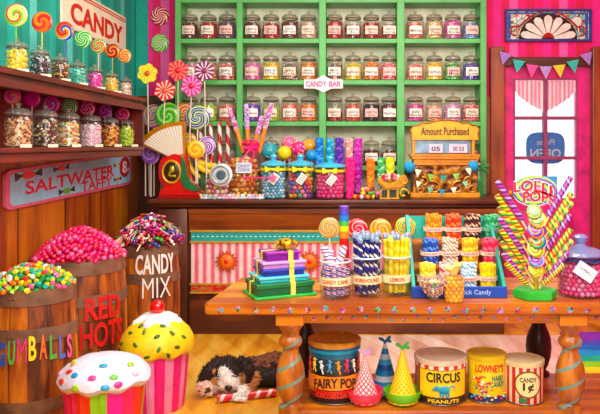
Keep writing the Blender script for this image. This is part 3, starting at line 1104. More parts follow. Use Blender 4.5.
for i, (x, y, r, cs, ds, rp, tw) in enumerate(ll):
    Y = (1.655, 1.655, 1.655, 1.65, 1.64, 1.635, 1.60)[i] * F / (VX - x)
    c = W(x, y, Y)
    lollipop(c, r * Y / F, cs, Vector((c.x, c.y, 1.389)), f'{ds} lollipop standing behind jars on the lower left wall shelf', tw, rp, 'lollipops on the lower left wall shelf')

# CANDY sign on the left wall
def wall_quad(X, tl, tr, br, bl):
    P = []
    for x, y in (tl, tr, br, bl):
        Y = X * F / (x - VX)
        P.append(W(x, y, Y))
    return P


Y0, Y1 = 1.785 * F / (VX - 62), 1.785 * F / (VX - 126)
cs_ = Vector((-1.785, (Y0 + Y1) / 2, 2.28))
hw, hh = (Y1 - Y0) / 2, .135
t = thing('candy_sign', 'cream CANDY sign with red letters on the teal wall', 'sign', cs_)
obj('board', MB().span(-.015, 0, -hw, hw, -hh, hh, .004), mat('#f8eed6', .6, var=.08, vs=4), t, smooth=False)
red = mat('#c8402e', .55, var=.08)
bl = MB()
for z in (hh - .022, hh - .04):
    bl.span(0, .002, -hw + .02, hw - .02, z - .005, z + .004)
obj('red_line', bl, red, t, smooth=False)
text('lettering', 'CANDY', red, t, 2 * hw * .82, .14, lambda x, y, d: (.0008 + d, x + .02, y - .025), .035, .003)

# SALTWATER TAFFY sign, hung on the panelling
tl, tr, br, bl_ = wall_quad(-1.755, (5, 171), (131, 151), (131, 184), (5, 211))
c = (tl + tr + br + bl_) / 4
t = thing('saltwater_taffy_sign', 'blue SALTWATER TAFFY sign with pink rim on the wood panelling', 'sign', c)


def taf(u, v, d):
    """u, v in 0..1 over the tilted board"""
    p = (bl_ * (1 - u) + br * u) * (1 - v) + (tl * (1 - u) + tr * u) * v - c
    return Vector((p.x + d, p.y, p.z))


def rounded(u0, u1, v0, v1, ru, rv, n=6):
    P = []
    for cu, cv, a in ((u1 - ru, v1 - rv, 0), (u0 + ru, v1 - rv, PI / 2), (u0 + ru, v0 + rv, PI), (u1 - ru, v0 + rv, 1.5 * PI)):
        for i in range(n + 1):
            b = a + PI / 2 * i / n
            P.append((cu + ru * math.cos(b), cv + rv * math.sin(b)))
    return P


def taf_plate(name, uv, d0, d1, m, parent=t):
    mb = MB()
    A = [mb.bm.verts.new(taf(u, v, d1)) for u, v in uv]
    B = [mb.bm.verts.new(taf(u, v, d0)) for u, v in uv]
    mb.bm.faces.new(A)
    mb.bm.faces.new(B[::-1])
    for i in range(len(uv)):
        j = (i + 1) % len(uv)
        mb.bm.faces.new((A[i], B[i], B[j], A[j]))
    return obj(name, mb, m, parent, smooth=False)


taf_plate('rim', rounded(0, 1, 0, 1, .03, .14), -.012, .004, mat('#d87490', .5, var=.15))
taf_plate('board', rounded(.022, .978, .085, .915, .025, .12), .004, .007, mat('#a2d6f2', .5, var=.1))
tw_ = mat('#f6eef0', .5, var=0)
tred = mat('#c83a52', .5, var=.1)
for s, u0, u1, v0, v1, sl in (('SALTWATER', .10, .79, .36, .70, 0), ('TAFFY', .48, .77, .09, .35, 0)):
    for m_, bo, dd, nm in ((tw_, .07, .008, 'lettering_outline'), (tred, .025, .0095, 'lettering')):
        text(nm, s, m_, t, u1 - u0, v1 - v0, lambda x, y, d: taf((u0 + u1) / 2 + x, (v0 + v1) / 2 + y + (-.06 * (.5 - x) if s == 'SALTWATER' else -.0), dd + d * .3), bo, .002)


def wrapped_sign(u, v, k, colr):
    pts = []
    for i in range(16):
        a = 2 * PI * i / 16
        pts.append((u + .034 * k * math.cos(a), v + .10 * k * math.sin(a)))
    blk = [(u - .075 * k, v + .10 * k), (u - .035 * k, v + .02), (u + .035 * k, v + .02), (u + .075 * k, v + .12 * k), (u + .078 * k, v - .08 * k), (u + .035 * k, v - .02), (u - .035 * k, v - .02), (u - .07 * k, v - .12 * k)]
    taf_plate('candy_wrapper_mark', blk, .007, .0085, mat('#3a2a30', .5, var=0))
    taf_plate('candy_mark', pts, .007, .0105, colr)


wrapped_sign(.12, .81, 1.05, mat('#e03c34', .4, var=0))
wrapped_sign(.33, .84, .75, mat('#d83a3a', .4, var=0))
wrapped_sign(.37, .20, .8, mat('#6ab84a', .4, var=0))
wrapped_sign(.83, .66, .5, mat('#e8d040', .4, var=0))
wrapped_sign(.83, .24, .55, mat('#e07838', .4, var=0))
pts = [(.91 + .058 * math.cos(2 * PI * i / 28), .56 + .30 * math.sin(2 * PI * i / 28)) for i in range(28)]
taf_plate('price_roundel', pts, .007, .012, mat('#b83448', .45, var=.1))
text('price_lettering', '8', tw_, t, .05, .36, lambda x, y, d: taf(.905 + x, .56 + y, .0125 + d * .5), .04, .002)
text('price_lettering', '¢', tw_, t, .018, .13, lambda x, y, d: taf(.945 + x, .47 + y, .0125 + d * .5), .03, .002)

# ------------------------------------------------------------------ barrels
BWOOD = None


def barrel(name, label, x, Y, yrim, R, bulge, tall=None):
    top = W(x, yrim, Y)
    H = top.z
    t = thing(name, label, 'barrel', (top.x, Y, 0))
    rf = lambda z: R + (bulge) * math.sin(PI * min(1, max(0, z / H)))
    wd, nt, b = new_mat('barrel staves', .5, coat=.1)
    v, x_, y_, z_ = coords(nt)
    a, r = polar(nt, x_, y_)
    k = mth(nt, 'MULTIPLY', a, 15)
    wn = nt.nodes.new('ShaderNodeTexWhiteNoise')
    wn.noise_dimensions = '1D'
    nt.links.new(mth(nt, 'FLOOR', k), wn.inputs['W'])
    f = noise_tex(nt, v, 1, 6, (16, 16, 3))
    mix = mth(nt, 'ADD', mth(nt, 'MULTIPLY', f, .9), mth(nt, 'MULTIPLY', mth(nt, 'SUBTRACT', wn.outputs[0], .4), .3))
    col = ramp(nt, mix, [('#4c240e', .26), ('#a05826', .43), ('#d08642', .59), ('#e6ae66', .77)], False)
    e = mth(nt, 'MULTIPLY_ADD', mth(nt, 'GREATER_THAN', mth(nt, 'FRACT', k), .05), .75, .25)
    sc = nt.nodes.new('ShaderNodeVectorMath')
    sc.operation = 'SCALE'
    nt.links.new(col, sc.inputs[0])
    nt.links.new(e, sc.inputs['Scale'])
    nt.links.new(sc.outputs[0], b.inputs['Base Color'])
    bumpy(nt, b, f, .5, .01)
    prof = [(0, .0), (rf(0), 0)] + [(rf(H * i / 14), H * i / 14) for i in range(1, 15)] + [(R - .02, H), (R - .02, H - .06), (0, H - .06)]
    obj('staves', MB().lathe(prof, 40), wd, t)
    hm = mat('#7a5c48', .5, .2, var=.35, vs=14)
    for z, hgt in ((.955, .075), (.73, .06), (.30, .06), (.05, .07)):
        z0, z1 = H * z - hgt / 2 * 1.0, H * z + hgt / 2
        z1 = min(z1, H)
        mb = MB().lathe([(rf(z0) - .004, z0), (rf(z0) + .006, z0), (rf(z1) + .006, z1), (rf(z1) - .004, z1)], 40)
        h = obj('hoop', mb, hm, t)
        rv = MB()
        for q in (-.10, .0):
            zz = (z0 + z1) / 2
            rv.ball((rf(zz) * math.sin(q) * 1.02, -(rf(zz) + .006) * math.cos(q), zz), .008, 1)
        obj('rivet', rv, hm, h)
    return t, rf, H, top


def candy(name, me, m, loc, scale, label, cat, group, rot=None):
    o = link(name, me, m, None, loc, rot, scale)
    return tag(o, label, cat, group)


def chunk_mesh(seed):
    rn = random.Random(seed)
    mb = MB().ball((0, 0, 0), 1, 1)
    for v_ in mb.bm.verts:
        v_.co *= rn.uniform(.8, 1.25)
    return mb.mesh('gumball', False)


CH = [chunk_mesh(i) for i in range(4)]

# barrel 1: gumballs
t, rf, H, top_ = barrel('barrel', 'wooden barrel lettered GUMBALLS, nearest the lower left', 33, 3.3, 283, .178, .022)
gcs = ['#3a68c8', '#5aa858', '#e0508c', '#f0d850', '#e87838', '#5aa04c', '#5a78c0', '#e06a9a']
for i, ch in enumerate('GUMBALLS'):
    zc = .50 - .008 * abs(i - 3.5)
    text('letter', ch, mat(gcs[i], .5, var=.1), t, .038 if ch == 'M' else .030, .108, on_cyl(rf, zc, -.22 + .212 * i, .0085), -.012 if ch == 'M' else .025, .002)
tag(obj('gumball_pile', MB().lathe([(.16, 0), (.155, .03), (.12, .065), (.06, .085), (0, .09)], 24), pal(['#3a7a4a']), None, (top_.x, top_.y, H - .05)),
    'mass of gumballs filling the GUMBALLS barrel under the top layer', 'candy', kind='stuff')
gn = [('green', '#2f9a4c'), ('lime', '#9ccc3c'), ('yellow', '#f0d640'), ('red', '#d8402c'), ('pink', '#ec6aa0'), ('teal', '#34b09a'), ('orange', '#ee8a30'), ('white', '#f2f0e4')]
rn = random.Random(3)
N = 230
for k in range(N):
    r = .185 * math.sqrt((k + .5) / N)
    a = k * 2.39996
    z = H - .012 + .092 * (1 - (r / .19) ** 2.2) + rn.uniform(-.006, .008)
    n, c = gn[rn.choice([0, 0, 1, 1, 2, 2, 3, 4, 5, 6, 7, 0, 5])]
    candy('gumball', CH[k % 4], mat(c, .25, var=0, coat=.5), (top_.x + r * math.cos(a), top_.y + r * math.sin(a), z), rn.uniform(.0115, .015),
          f'{n} gumball in the heap on the GUMBALLS barrel', 'gumball', 'gumballs heaped on the front barrel', (rn.uniform(0, 6), rn.uniform(0, 6), 0))

# barrel 2: red hots
t, rf, H, top_ = barrel('barrel', 'wooden barrel lettered RED HOTS under a pink candy heap', 80, 3.92, 256, .235, .018)
rh = mat('#c4302c', .5, var=.15)
text('lettering', 'RED', rh, t, .20, .12, on_cyl(rf, .53, .86, .0085), .028, .004)
text('lettering', 'HOTS', rh, t, .245, .135, on_cyl(rf, .39, .85, .0085), .028, .004)
tag(obj('red_hot_pile', MB().lathe([(.215, 0), (.205, .05), (.15, .12), (.09, .17), (0, .185)], 28), pal(['#d8286c']), None, (top_.x, top_.y, H - .05)),
    'mass of pink candies filling the RED HOTS barrel under the top layer', 'candy', kind='stuff')
rn = random.Random(4)
N = 290
BALL1 = MB().ball((0, 0, 0), 1, 2).mesh('red_hot')
rc = [('hot pink', '#e8347c'), ('rose red', '#e2305c'), ('pale pink', '#f67aa8'), ('crimson', '#cc1c50')]
for k in range(N):
    r = .242 * math.sqrt((k + .5) / N)
    a = k * 2.39996
    q = r / .25
    z = H - .01 + .165 * (1 - q ** 1.7) + rn.uniform(-.006, .008)
    n, c = rc[rn.choice([0, 0, 1, 2, 3])]
    candy('red_hot', BALL1, mat(c, .15, var=0, coat=.8), (top_.x + r * math.cos(a), top_.y + r * math.sin(a), z), rn.uniform(.0135, .0165),
          f'{n} round candy in the heap on the RED HOTS barrel', 'candy', 'pink candies heaped on the middle barrel')

# barrel 3: candy mix
t, rf, H, top_ = barrel('barrel', 'wooden barrel lettered CANDY MIX, farthest back beside the counter', 150, 4.6, 243, .172, .02)
cm = mat('#f4ece4', .5, var=.08)
text('lettering', 'CANDY', cm, t, .245, .125, on_cyl(rf, .645, .48, .0085), .02, .004)
text('lettering', 'MIX', cm, t, .175, .125, on_cyl(rf, .497, .50, .0085), -.006, .002)
tag(obj('candy_pile', MB().lathe([(.15, 0), (.145, .09), (.11, .155), (.05, .205), (0, .215)], 24), pal(['#4a1c30']), None, (top_.x, top_.y, H - .05)),
    'mass of wrapped candies filling the CANDY MIX barrel under the top layer', 'candy', kind='stuff')


def wrapped_mesh():
    mb = MB().ball((0, 0, 0), .012, 2, (1.3, 1, 1))
    for s in (-1, 1):
        mb.cyl((s * .013, 0, 0), (s * .028, 0, 0), .004, .012, 8)
    return mb.mesh('wrapped_candy')


WRAP = wrapped_mesh()
rn = random.Random(5)
wn = [('magenta', '#c82c7c'), ('purple', '#7a3aa0'), ('green', '#4a9a3c'), ('red', '#b82c30'), ('pale pink', '#e8b0b8'), ('dark red', '#6a1c24'), ('blue', '#3a5cb0'), ('cream', '#f0e4d0')]
N = 170
for k in range(N):
    r = .21 * math.sqrt((k + .5) / N)
    a = k * 2.39996
    z = H - .005 + .18 * (1 - (r / .215) ** 1.6) + rn.uniform(-.005, .012)
    n, c = wn[rn.choice([0, 0, 1, 1, 2, 3, 3, 4, 5, 5, 6, 7])]
    candy('wrapped_candy', WRAP, mat(c, .3, var=.2, coat=.4, vs=80), (top_.x + r * math.cos(a), top_.y + r * math.sin(a), z), 1,
          f'{n} twist wrapped candy in the heap on the CANDY MIX barrel', 'candy', 'wrapped candies heaped on the back barrel', (rn.uniform(0, 3), rn.uniform(-1, 1), rn.uniform(0, 6)))
sn = [('orange', ['#d87830', '#e89a50']), ('green', ['#5ab04a', '#a8d880']), ('red and white', ['#c83238', '#f4e0dc']), ('cream', ['#f0e4c8', '#e0c8a0']), ('pink', ['#e880a0', '#f4c0cc']), ('brown', ['#8a4a2c', '#b87848'])]
for k in range(60):
    r = .215 * math.sqrt(rn.random())
    a = rn.uniform(0, 2 * PI)
    z = H + .005 + .18 * (1 - (r / .22) ** 1.6) + rn.uniform(.004, .02)
    c0 = Vector((top_.x + r * math.cos(a), top_.y + r * math.sin(a), z))
    th = a + rn.uniform(-.7, .7)
    d = Vector((math.cos(th), math.sin(th), -.75 * r / .22 + rn.uniform(-.1, .25))).normalized()
    n, cs = sn[k % 6]
    L = rn.uniform(.05, .10)
    o = stick('candy_stick', c0 - d * L * .6, c0 + d * L * .6, rn.uniform(.004, .006), barber(cs, 6))
    tag(o, f'{n} candy stick lying on the heap of the CANDY MIX barrel', 'candy', 'candy sticks on the back barrel')

# ------------------------------------------------------------------ giant cupcakes
def cupcake(label, c, r, H, hw_, rw0, rw1, wrapper_mat, frost, dots, cherry=False):
    t = thing('giant_cupcake', label, 'cupcake', c)
    n = 72
    mb = MB()
    rings = []
    for z, rr in [(0, 0), (0, rw0 * .96), (.01, rw0), (hw_ * .5, (rw0 + rw1) / 2), (hw_, rw1), (hw_ + .005, 0)]:
        rings.append((rr, z))
    mb.lathe(rings, n)
    for v_ in mb.bm.verts:
        a = math.atan2(v_.co.y, v_.co.x)
        k = 1 + .018 * math.cos(a * 24)
        v_.co.x *= k
        v_.co.y *= k
    obj('wrapper', mb, wrapper_mat, t)
    mb = MB()
    D = H - hw_
    prof = [(0, hw_ - .0), (r * .86, hw_ - .005), (r * .97, hw_ + .01), (r, hw_ + D * .2), (r * .95, hw_ + D * .42), (r * .82, hw_ + D * .64), (r * .6, hw_ + D * .85), (r * .3, hw_ + D * .97), (0, H)]
    mb.lathe(prof, 56)
    for v_ in mb.bm.verts:
        p = v_.co
        nn = noise.noise(p * 22) * .006 + noise.noise(p * 70) * .0022
        a = math.atan2(p.y, p.x)
        if p.z < hw_ + D * .3:
            p.z += .008 * math.sin(a * 9)
        p += Vector((p.x, p.y, p.z - hw_)).normalized() * nn
    obj('frosting', mb, frost, t)
    rr = lambda q: prof
    for (az, el, colr, sz, el2, sp) in dots:
        # position on the dome: az angle from the front, el 0 rim .. 1 top
        zz = hw_ + D * el
        for (r0, z0), (r1, z1) in zip(prof[2:], prof[3:]):
            if z0 <= zz <= z1 + 1e-6:
                u = (zz - z0) / (z1 - z0)
                R = r0 + (r1 - r0) * u
                nx, nz = (z1 - z0), -(r1 - r0)
                break
        l = math.hypot(nx, nz)
        nv = Vector((math.sin(az) * nx / l, -math.cos(az) * nx / l, nz / l))
        p = Vector((R * math.sin(az), -R * math.cos(az), zz)) + nv * .002
        q = nv.to_track_quat('Z', 'Y').to_matrix().to_4x4() @ Matrix.Rotation(sp, 4, 'Z')
        link('sprinkle', BALL, mat(colr, .4, var=0, coat=.3), t, p, q.to_euler(), (sz * el2, sz, .006))
    return t


wc = W(104.5, 0, 3.05)
wmat, nt, b = new_mat('striped wrapper', .6)
v, x, y, z = coords(nt)
a, r = polar(nt, x, y)
f = mth(nt, 'FRACT', mth(nt, 'MULTIPLY', mth(nt, 'ADD', a, .105 + .02), 4))
nt.links.new(vary(nt, ramp(nt, f, ['#e8486c', '#e8502c', '#8cc63c', '#e83c9c']), noise_tex(nt, v, 12), .85, 1.15), b.inputs['Base Color'])
D1 = [('#e8483c', -.75, .66), ('#3a9ad0', -.45, .62), ('#e85a9a', .05, .58), ('#6ab84a', .55, .55), ('#e8583c', -.75, .38), ('#9cc838', -.28, .28), ('#38a0cc', .35, .28), ('#e04c98', .62, .32),
      ('#38a0cc', .30, .86), ('#e8a03c', -1.0, .8), ('#e8b0c8', -1.15, .5), ('#f0c0d0', 1.1, .5), ('#9cc838', 1.2, .75), ('#9cc838', -1.3, .82), ('#e85a9a', 2.4, .6), ('#38a0cc', 3.1, .5), ('#9cc838', -2.2, .5)]
cupcake('giant white frosted cupcake model with coloured dots and striped wrapper', (wc.x, 3.05, 0), .197, .487, .372, .135, .17, wmat,
        mat('#dcdcec', .5, var=.06, bump=.3, vs=40), [(az, el, c, .0135, 1.35, .0) for c, az, el in D1])
yc = W(157.5, 0, 3.75)
wmat2, nt, b = new_mat('pink striped wrapper', .6)
v, x, y, z = coords(nt)
a, r = polar(nt, x, y)
f = mth(nt, 'FRACT', mth(nt, 'ADD', mth(nt, 'MULTIPLY', a, 10), .25))
nt.links.new(vary(nt, ramp(nt, f, [('#e8408c', 0), ('#f49ac4', .55)]), noise_tex(nt, v, 12), .85, 1.12), b.inputs['Base Color'])
D2 = [('#3a6a2c', -.75, .66), ('#4a7a30', -.2, .72), ('#2f5a3a', .25, .62), ('#3a6a2c', .75, .66), ('#55702c', -.95, .36), ('#3a6a2c', -.35, .42), ('#3a7a34', .3, .3), ('#3a6a2c', .8, .3),
      ('#d83a2c', -.55, .12), ('#3a6a2c', .0, .12), ('#2f5a3a', .55, .12), ('#3a6a2c', -1.2, .15), ('#4a7a30', 1.1, .5), ('#3a6a2c', -.5, .84), ('#3a6a2c', .5, .84), ('#3a6a2c', 2.2, .5), ('#4a7a30', -2.2, .6), ('#3a6a2c', 3.1, .3)]
t = cupcake('giant yellow frosted cupcake model with red cherry and pink wrapper', (yc.x, 3.75, 0), .197, .487, .300, .14, .165, wmat2,
            mat('#f4d21c', .45, var=.1, bump=.25, vs=30), [(az, el, c, .0095, 1.8, (i * 1.7) % 3) for i, (c, az, el) in enumerate(D2)])
mb = MB().lathe([(0, .455), (.115, .452), (.11, .47), (.07, .495), (.03, .503), (0, .505)], 40)
for v_ in mb.bm.verts:
    a = math.atan2(v_.co.y, v_.co.x)
    k = 1 + .16 * math.cos(a * 7)
    v_.co.x *= k
    v_.co.y *= k
obj('white_icing', mb, mat('#f4f2f6', .5, var=.05), t)
ch = obj('cherry', MB().ball((0, 0, .532), .04, 3), mat('#d8242c', .2, coat=.7, var=.1), t)
# ------------------------------------------------------------------ things on the back counter
CZ = 1.0005


def foot(p, z=CZ):
    return Vector((p.x, p.y, z))


# shop scale
SCY = 5.32
k = SCY / F
c = foot(W(180, 0, SCY))
t = thing('shop_scale', 'red candy scale with cream fan dial on the left counter end', 'scale', c)
L = lambda x, y: ((x - 180) * k, (198 - y) * k - .0)
REDP = mat('#cc2430', .2, var=.12, coat=.7)
pts = [L(*p) for p in ((160, 198), (162, 191), (165, 187), (161, 180), (160, 170), (162, 161), (168, 154), (176, 151), (185, 153), (188, 162), (189, 172), (192, 181), (199, 188), (203, 192), (204, 198))]
body = MB().prism(pts, .14, Matrix.Translation((0, -.07, 0)))
bmesh.ops.bevel(body.bm, geom=[e for e in body.bm.edges if abs(e.verts[0].co.y - e.verts[1].co.y) < .01], offset=.022, segments=4, affect='EDGES')
obj('body', body, REDP, t)
wx, wz = L(174, 172)
ring = MB().torus((0, 0, 0), 1, .13, Matrix.Rotation(PI / 2, 4, 'X'), 32, 8)
obj('window_ring', ring, GOLD, t, (wx, -.075, wz), None, (.066, .10, .082))
obj('window_well', MB().ball((0, 0, 0), 1, 3), mat('#2e2414', .3, var=.3), t, (wx, -.066, wz), None, (.064, .012, .08))
obj('mechanism', MB().cyl((-.02, -.08, -.03), (.01, -.08, .045), .008).ball((.005, -.082, .02), .02, 2, (1, .4, 1.4)).box((.01, -.08, -.03), (.05, .01, .016), bev=.003), mat('#c8b030', .35, .5, var=.2), t, (wx, 0, wz))
lf = MB().prism([(x, z) for x, z in (L(184, 156), L(188, 163), L(189, 173), L(192, 181), L(200, 188), L(202, 190), L(196, 191), L(187, 188), L(183, 180))], .02, Matrix.Translation((0, -.082, 0)))
obj('green_side', lf, mat('#1f6a3a', .4, var=.2), t, smooth=False)
ap = L(185, 164)
R = math.hypot(L(142, 136)[0] - ap[0], L(142, 136)[1] - ap[1])
a0, a1 = PI * .5 + .03, PI - .56


def fan(r0, r1, aa, ab, y, d, n=18):
    P = [(ap[0] + r1 * math.cos(aa + (ab - aa) * i / n), ap[1] + r1 * math.sin(aa + (ab - aa) * i / n) * .82) for i in range(n + 1)]
    P += [(ap[0] + r0 * math.cos(ab + (aa - ab) * i / n), ap[1] + r0 * math.sin(ab + (aa - ab) * i / n) * .82) for i in range(n + 1)]
    return MB().prism(P, d, Matrix.Translation((0, y, 0)))


obj('dial_case', fan(.05, R, a0 - .06, a1 + .06, -.05, .06), mat('#c8862c', .3, .4, var=.2), t, smooth=False)
dm, nt, b = new_mat('dial print', .5)
v, x, y, z = coords(nt)
a, r = polar(nt, mth(nt, 'SUBTRACT', x, ap[0]), mth(nt, 'DIVIDE', mth(nt, 'SUBTRACT', z, ap[1]), .82))
gr = mth(nt, 'MAXIMUM', mth(nt, 'LESS_THAN', mth(nt, 'FRACT', mth(nt, 'MULTIPLY', a, 90)), .22), mth(nt, 'LESS_THAN', mth(nt, 'FRACT', mth(nt, 'MULTIPLY', r, 62)), .2))
nt.links.new(ramp(nt, gr, [('#f8efdf', 0), ('#b9ab98', .5)]), b.inputs['Base Color'])
obj('dial', fan(.09, R * .90, a0, a1, -.054, .006), dm, t, smooth=False)
obj('dial_needle', MB().cyl((ap[0] - .06, -.058, ap[1] + .03), (ap[0] - R * .8, -.058, ap[1] + R * .36), .006, .003, 6), mat('#5a4a3a', .4, var=0), t)
# (the balls and big lollipops behind the scale stand in a tin)

# lollipops behind the scale
lp = [(154, 116.5, 12, ['#7a4a9a', '#c8b83c', '#9a6ab4', '#8ab040', '#e07aa0'], 'purple and olive swirl lollipop, far left above the scale', 2, .9, 5.5),
      (168, 115.5, 13, ['#3aa83a', '#8cd850', '#d8f0b0', '#52b83c'], 'big green swirl lollipop above the scale', 2, 1.1, 5.45),
      (184, 113, 10, ['#e8783c', '#f8d8b8'], 'orange and cream swirl lollipop behind the big green one', 3, .9, 5.56),
      (197.5, 117.5, 12.6, ['#28488c', '#f0f0e4', '#9cc850', '#34589c', '#e8f0d0'], 'navy white and green swirl lollipop beside the candy canes', 2, 1.1, 5.42),
      (188.5, 141, 8.5, ['#e8a030', '#4a9a4a', '#f0d850', '#d86030'], 'orange and green swirl lollipop behind the scale', 2, 1, 5.46),
      (196, 149.5, 9.2, ['#f0a828', '#f8dc70', '#f4c040'], 'small golden swirl lollipop beside the scale', 1, 1.6, 5.36),
      (206.5, 145.5, 9.2, ['#7a58b0', '#f4e8f4', '#a878c8', '#f0d8ec'], 'purple and white swirl lollipop below the candy canes', 2, 1, 5.40),
      (151, 154, 10, ['#a860b8', '#e8b0dc', '#7a6ac8'], 'lilac swirl lollipop left of the scale', 2, 1, 5.40),
      (145.5, 147, 8.5, ['#3aa0d0', '#78c8e8'], 'sky blue lollipop left of the scale dial', 1, 1, 5.46)]
for x, y, r, cs, lab, rp, tw, Y in lp:
    p = W(x, y, Y)
    lollipop(p, r * Y / F, cs, foot(p), lab, tw, rp, 'swirl lollipops round the scale', sr=.005)
fl = [(147.5, 73.5, 10, ['#e8d830', '#f4ec70'], '#e8582c', 'yellow flower lollipop, highest on the left', 5.30, (149.5, 112)),
      (165, 90.5, 10.5, ['#e8402c', '#f8d8cc'], '#f06a4a', 'orange red and white flower lollipop, lowest of the flowers', 5.26, (161, 110)),
      (178, 70.5, 10.5, ['#e83c48', '#f49088'], '#d8242c', 'red flower lollipop in front of the shelf edge', 5.32, (178, 110)),
      (191.5, 86, 10.5, ['#e83c9c', '#f8a8d0'], '#d82c50', 'pink flower lollipop with red centre', 5.27, (188, 112)),
      (204.5, 71, 10, ['#7a2458', '#f0dce8'], '#8a2a5a', 'plum and white flower lollipop, farthest right', 5.33, (206, 130))]
for x, y, r, cs, cc, lab, Y, (fx, fy) in fl:
    p = W(x, y, Y)
    q = foot(W(fx, fy, 5.5))
    m, nt, b = new_mat('petal stripes', .35, coat=.3)
    v, xx, yy, zz = coords(nt)
    a, rr = polar(nt, xx, zz)
    nt.links.new(ramp(nt, mth(nt, 'FRACT', mth(nt, 'ADD', mth(nt, 'MULTIPLY', a, 12), .2)), [(cs[0], 0), (cs[1], .62)]), b.inputs['Base Color'])
    lollipop(p, r * Y / F, cs, q, lab, group='flower lollipops above the scale', m=m, flower=cc, sr=.0045)

# candy canes sticks
CANE = barber(['#c8282c', '#f8ece4'], 4)
for i, (x0, y0, x1, y1) in enumerate(((200, 130, 205.5, 158), (210.5, 124, 213, 160), (219.5, 122, 220.5, 160), (228, 122, 228, 160))):
    o = stick('candy_cane_stick', foot(W(x1, y1, 5.5)), W(x0, y0, 5.52), .0165, CANE)
    tag(o, 'red and white spiral candy stick, ' + ['first', 'second', 'third', 'fourth'][i] + ' from left behind the silver lidded jar', 'candy stick', 'red and white candy sticks')
# banana candies
for i, (x, y) in enumerate(((208, 167), (206, 160), (196, 168))):
    p = W(x, y, 5.43 + .02 * i)
    pts = [p + Vector((.10 * math.cos(a), 0, .045 * math.sin(a) + .01)) for a in [PI + .3 + j * (PI - .6) / 10 for j in range(11)]]
    rr = [.006] + [.018 + .006 * math.sin(PI * j / 10) for j in range(1, 10)] + [.006]
    o = obj('banana_candy', MB().tube([q - p for q in pts], rr, 10), mat('#f0cc30', .35, var=.12, coat=.3), None, p, (0, .35, 0) if i < 2 else (0, .9, 0))
    tag(o, 'yellow banana shaped candy, ' + ('upper', 'middle', 'lower left')[i] + ' one right of the scale', 'candy', 'banana candies')
# plinth block under the bananas
tag(obj('candy_stand', MB().span(-.05, .09, -.02, .02, 0, .18, .012), mat('#2e6a3a', .5, var=.2), None, foot(W(207, 0, 5.46))), 'dark green stand holding banana candies right of the scale', 'stand')


def ball_jar(name, label, p, r, h, balls, ball_r, ballname, level=.9, lidcol=None, group=None, seed=0, front=True, nz=None, squash=1, me=None, jarmat=None):
    """jar whose sweets are things of their own"""
    t = thing(name, label, 'jar', p, None, group)
    prof = [(0, .002), (r * .92, 0), (r, .01), (r, h * .84), (r * .93, h * .93), (r * .8, h)]
    obj('glass_body', MB().lathe(prof, 32), jarmat or JARGLASS, t)
    rn = random.Random(seed)
    R = r * .95 - ball_r
    H = h * level
    rows_ = nz or max(2, int(H / (ball_r * 1.62)))
    na = int(2 * PI * R / (ball_r * 2.02))
    for j in range(rows_):
        z = ball_r + .006 + (H - 2 * ball_r) * j / (rows_ - 1)
        q = R if z < h * .8 else R * .88
        q -= ball_r * .12 * (j % 2)
        for i in range(na):
            a = 2 * PI * (i + .5 * (j % 2)) / na
            if front and math.cos(a + PI / 2) < -.25:
                pass
            if front and math.sin(a) > .35:
                continue
            n, c, lb_, grp = balls[rn.randrange(len(balls))]
            candy(ballname, me or BALL, mat(c, .2, var=0, coat=.6), Vector(p) + Vector((q * math.cos(a), q * math.sin(a), z + rn.uniform(-.1, .1) * ball_r)), (ball_r * .97, ball_r * .97, ball_r * .97 * squash),
                  lb_, 'candy', grp, (rn.uniform(0, 3), rn.uniform(0, 3), 0) if me else None)
    core = MB()
    f = fill_mesh(R * .86, H - ball_r * .5, ball_r * .9, 31)
    o = link(ballname + '_mass', f, pal([b_[1] for b_ in balls]), None, p + Vector((0, 0, .004)))
    tag(o, 'mass of candies filling the inside of the ' + label, 'candy', kind='stuff')
    return t


# jar with the silver lid leaning open, pink sweets
p = foot(W(217, 0, 5.20))
sweet = [('pink', '#f4a8bc', 'pink sweet in the silver lidded jar', 'sweets in the silver lidded jar'), ('cream', '#f8e8d8', 'cream sweet in the silver lidded jar', 'sweets in the silver lidded jar'),
         ('yellow', '#f0dc80', 'yellow sweet in the silver lidded jar', 'sweets in the silver lidded jar'), ('rose', '#e87898', 'rose sweet in the silver lidded jar', 'sweets in the silver lidded jar')]
t = ball_jar('candy_jar', 'squat jar of pastel sweets with round silver lid', p, .094, .16, sweet, .018, 'sweet', .86, seed=2)
lc = W(221, 175, 5.09) - p
mx = Matrix.Rotation(PI / 2 - .12, 4, 'X')
obj('silver_lid', MB().lathe([(0, -.008), (.082, -.008), (.086, 0), (.082, .01), (.06, .012), (.056, .006), (0, .006)], 36), mat('#d4d8da', .25, .6, var=.1), t, lc, mx)
obj('lid_emblem', MB().lathe([(0, 0), (.036, 0), (.033, .005), (0, .006)], 28), mat('#3e5560', .4, .3, var=.4, vs=40), t, lc + Vector((0, -.006, 0)), mx)
obj('lid_ring', MB().torus((0, 0, .004), .064, .004), mat('#8c9496', .3, .6, var=0), t, lc + Vector((0, -.008, 0)), mx)  # grey metal ring round the lid emblem
# loose pastel sweets along the counter edge
rn = random.Random(11)
for i in range(44):
    x = 201 + 1.45 * i
    for lvl in (0, 1):
        if lvl and i % 2:
            continue
        n, c = rn.choice([('pink', '#f0a0bc'), ('white', '#f8f4f4'), ('lilac', '#d8b8e0'), ('yellow', '#f0e08c'), ('sky blue', '#a0d0e8'), ('white', '#faf6f0')])
        q = foot(W(x + rn.uniform(-1, 1), 0, 5.125 + .016 * lvl), CZ + .012 + .017 * lvl)
        candy('pastel_sweet', BALL, mat(c, .4, var=0), q, (.0125, .0115, .0115), f'{n} pastel sweet lying along the counter edge', 'candy', 'pastel sweets along the counter edge')

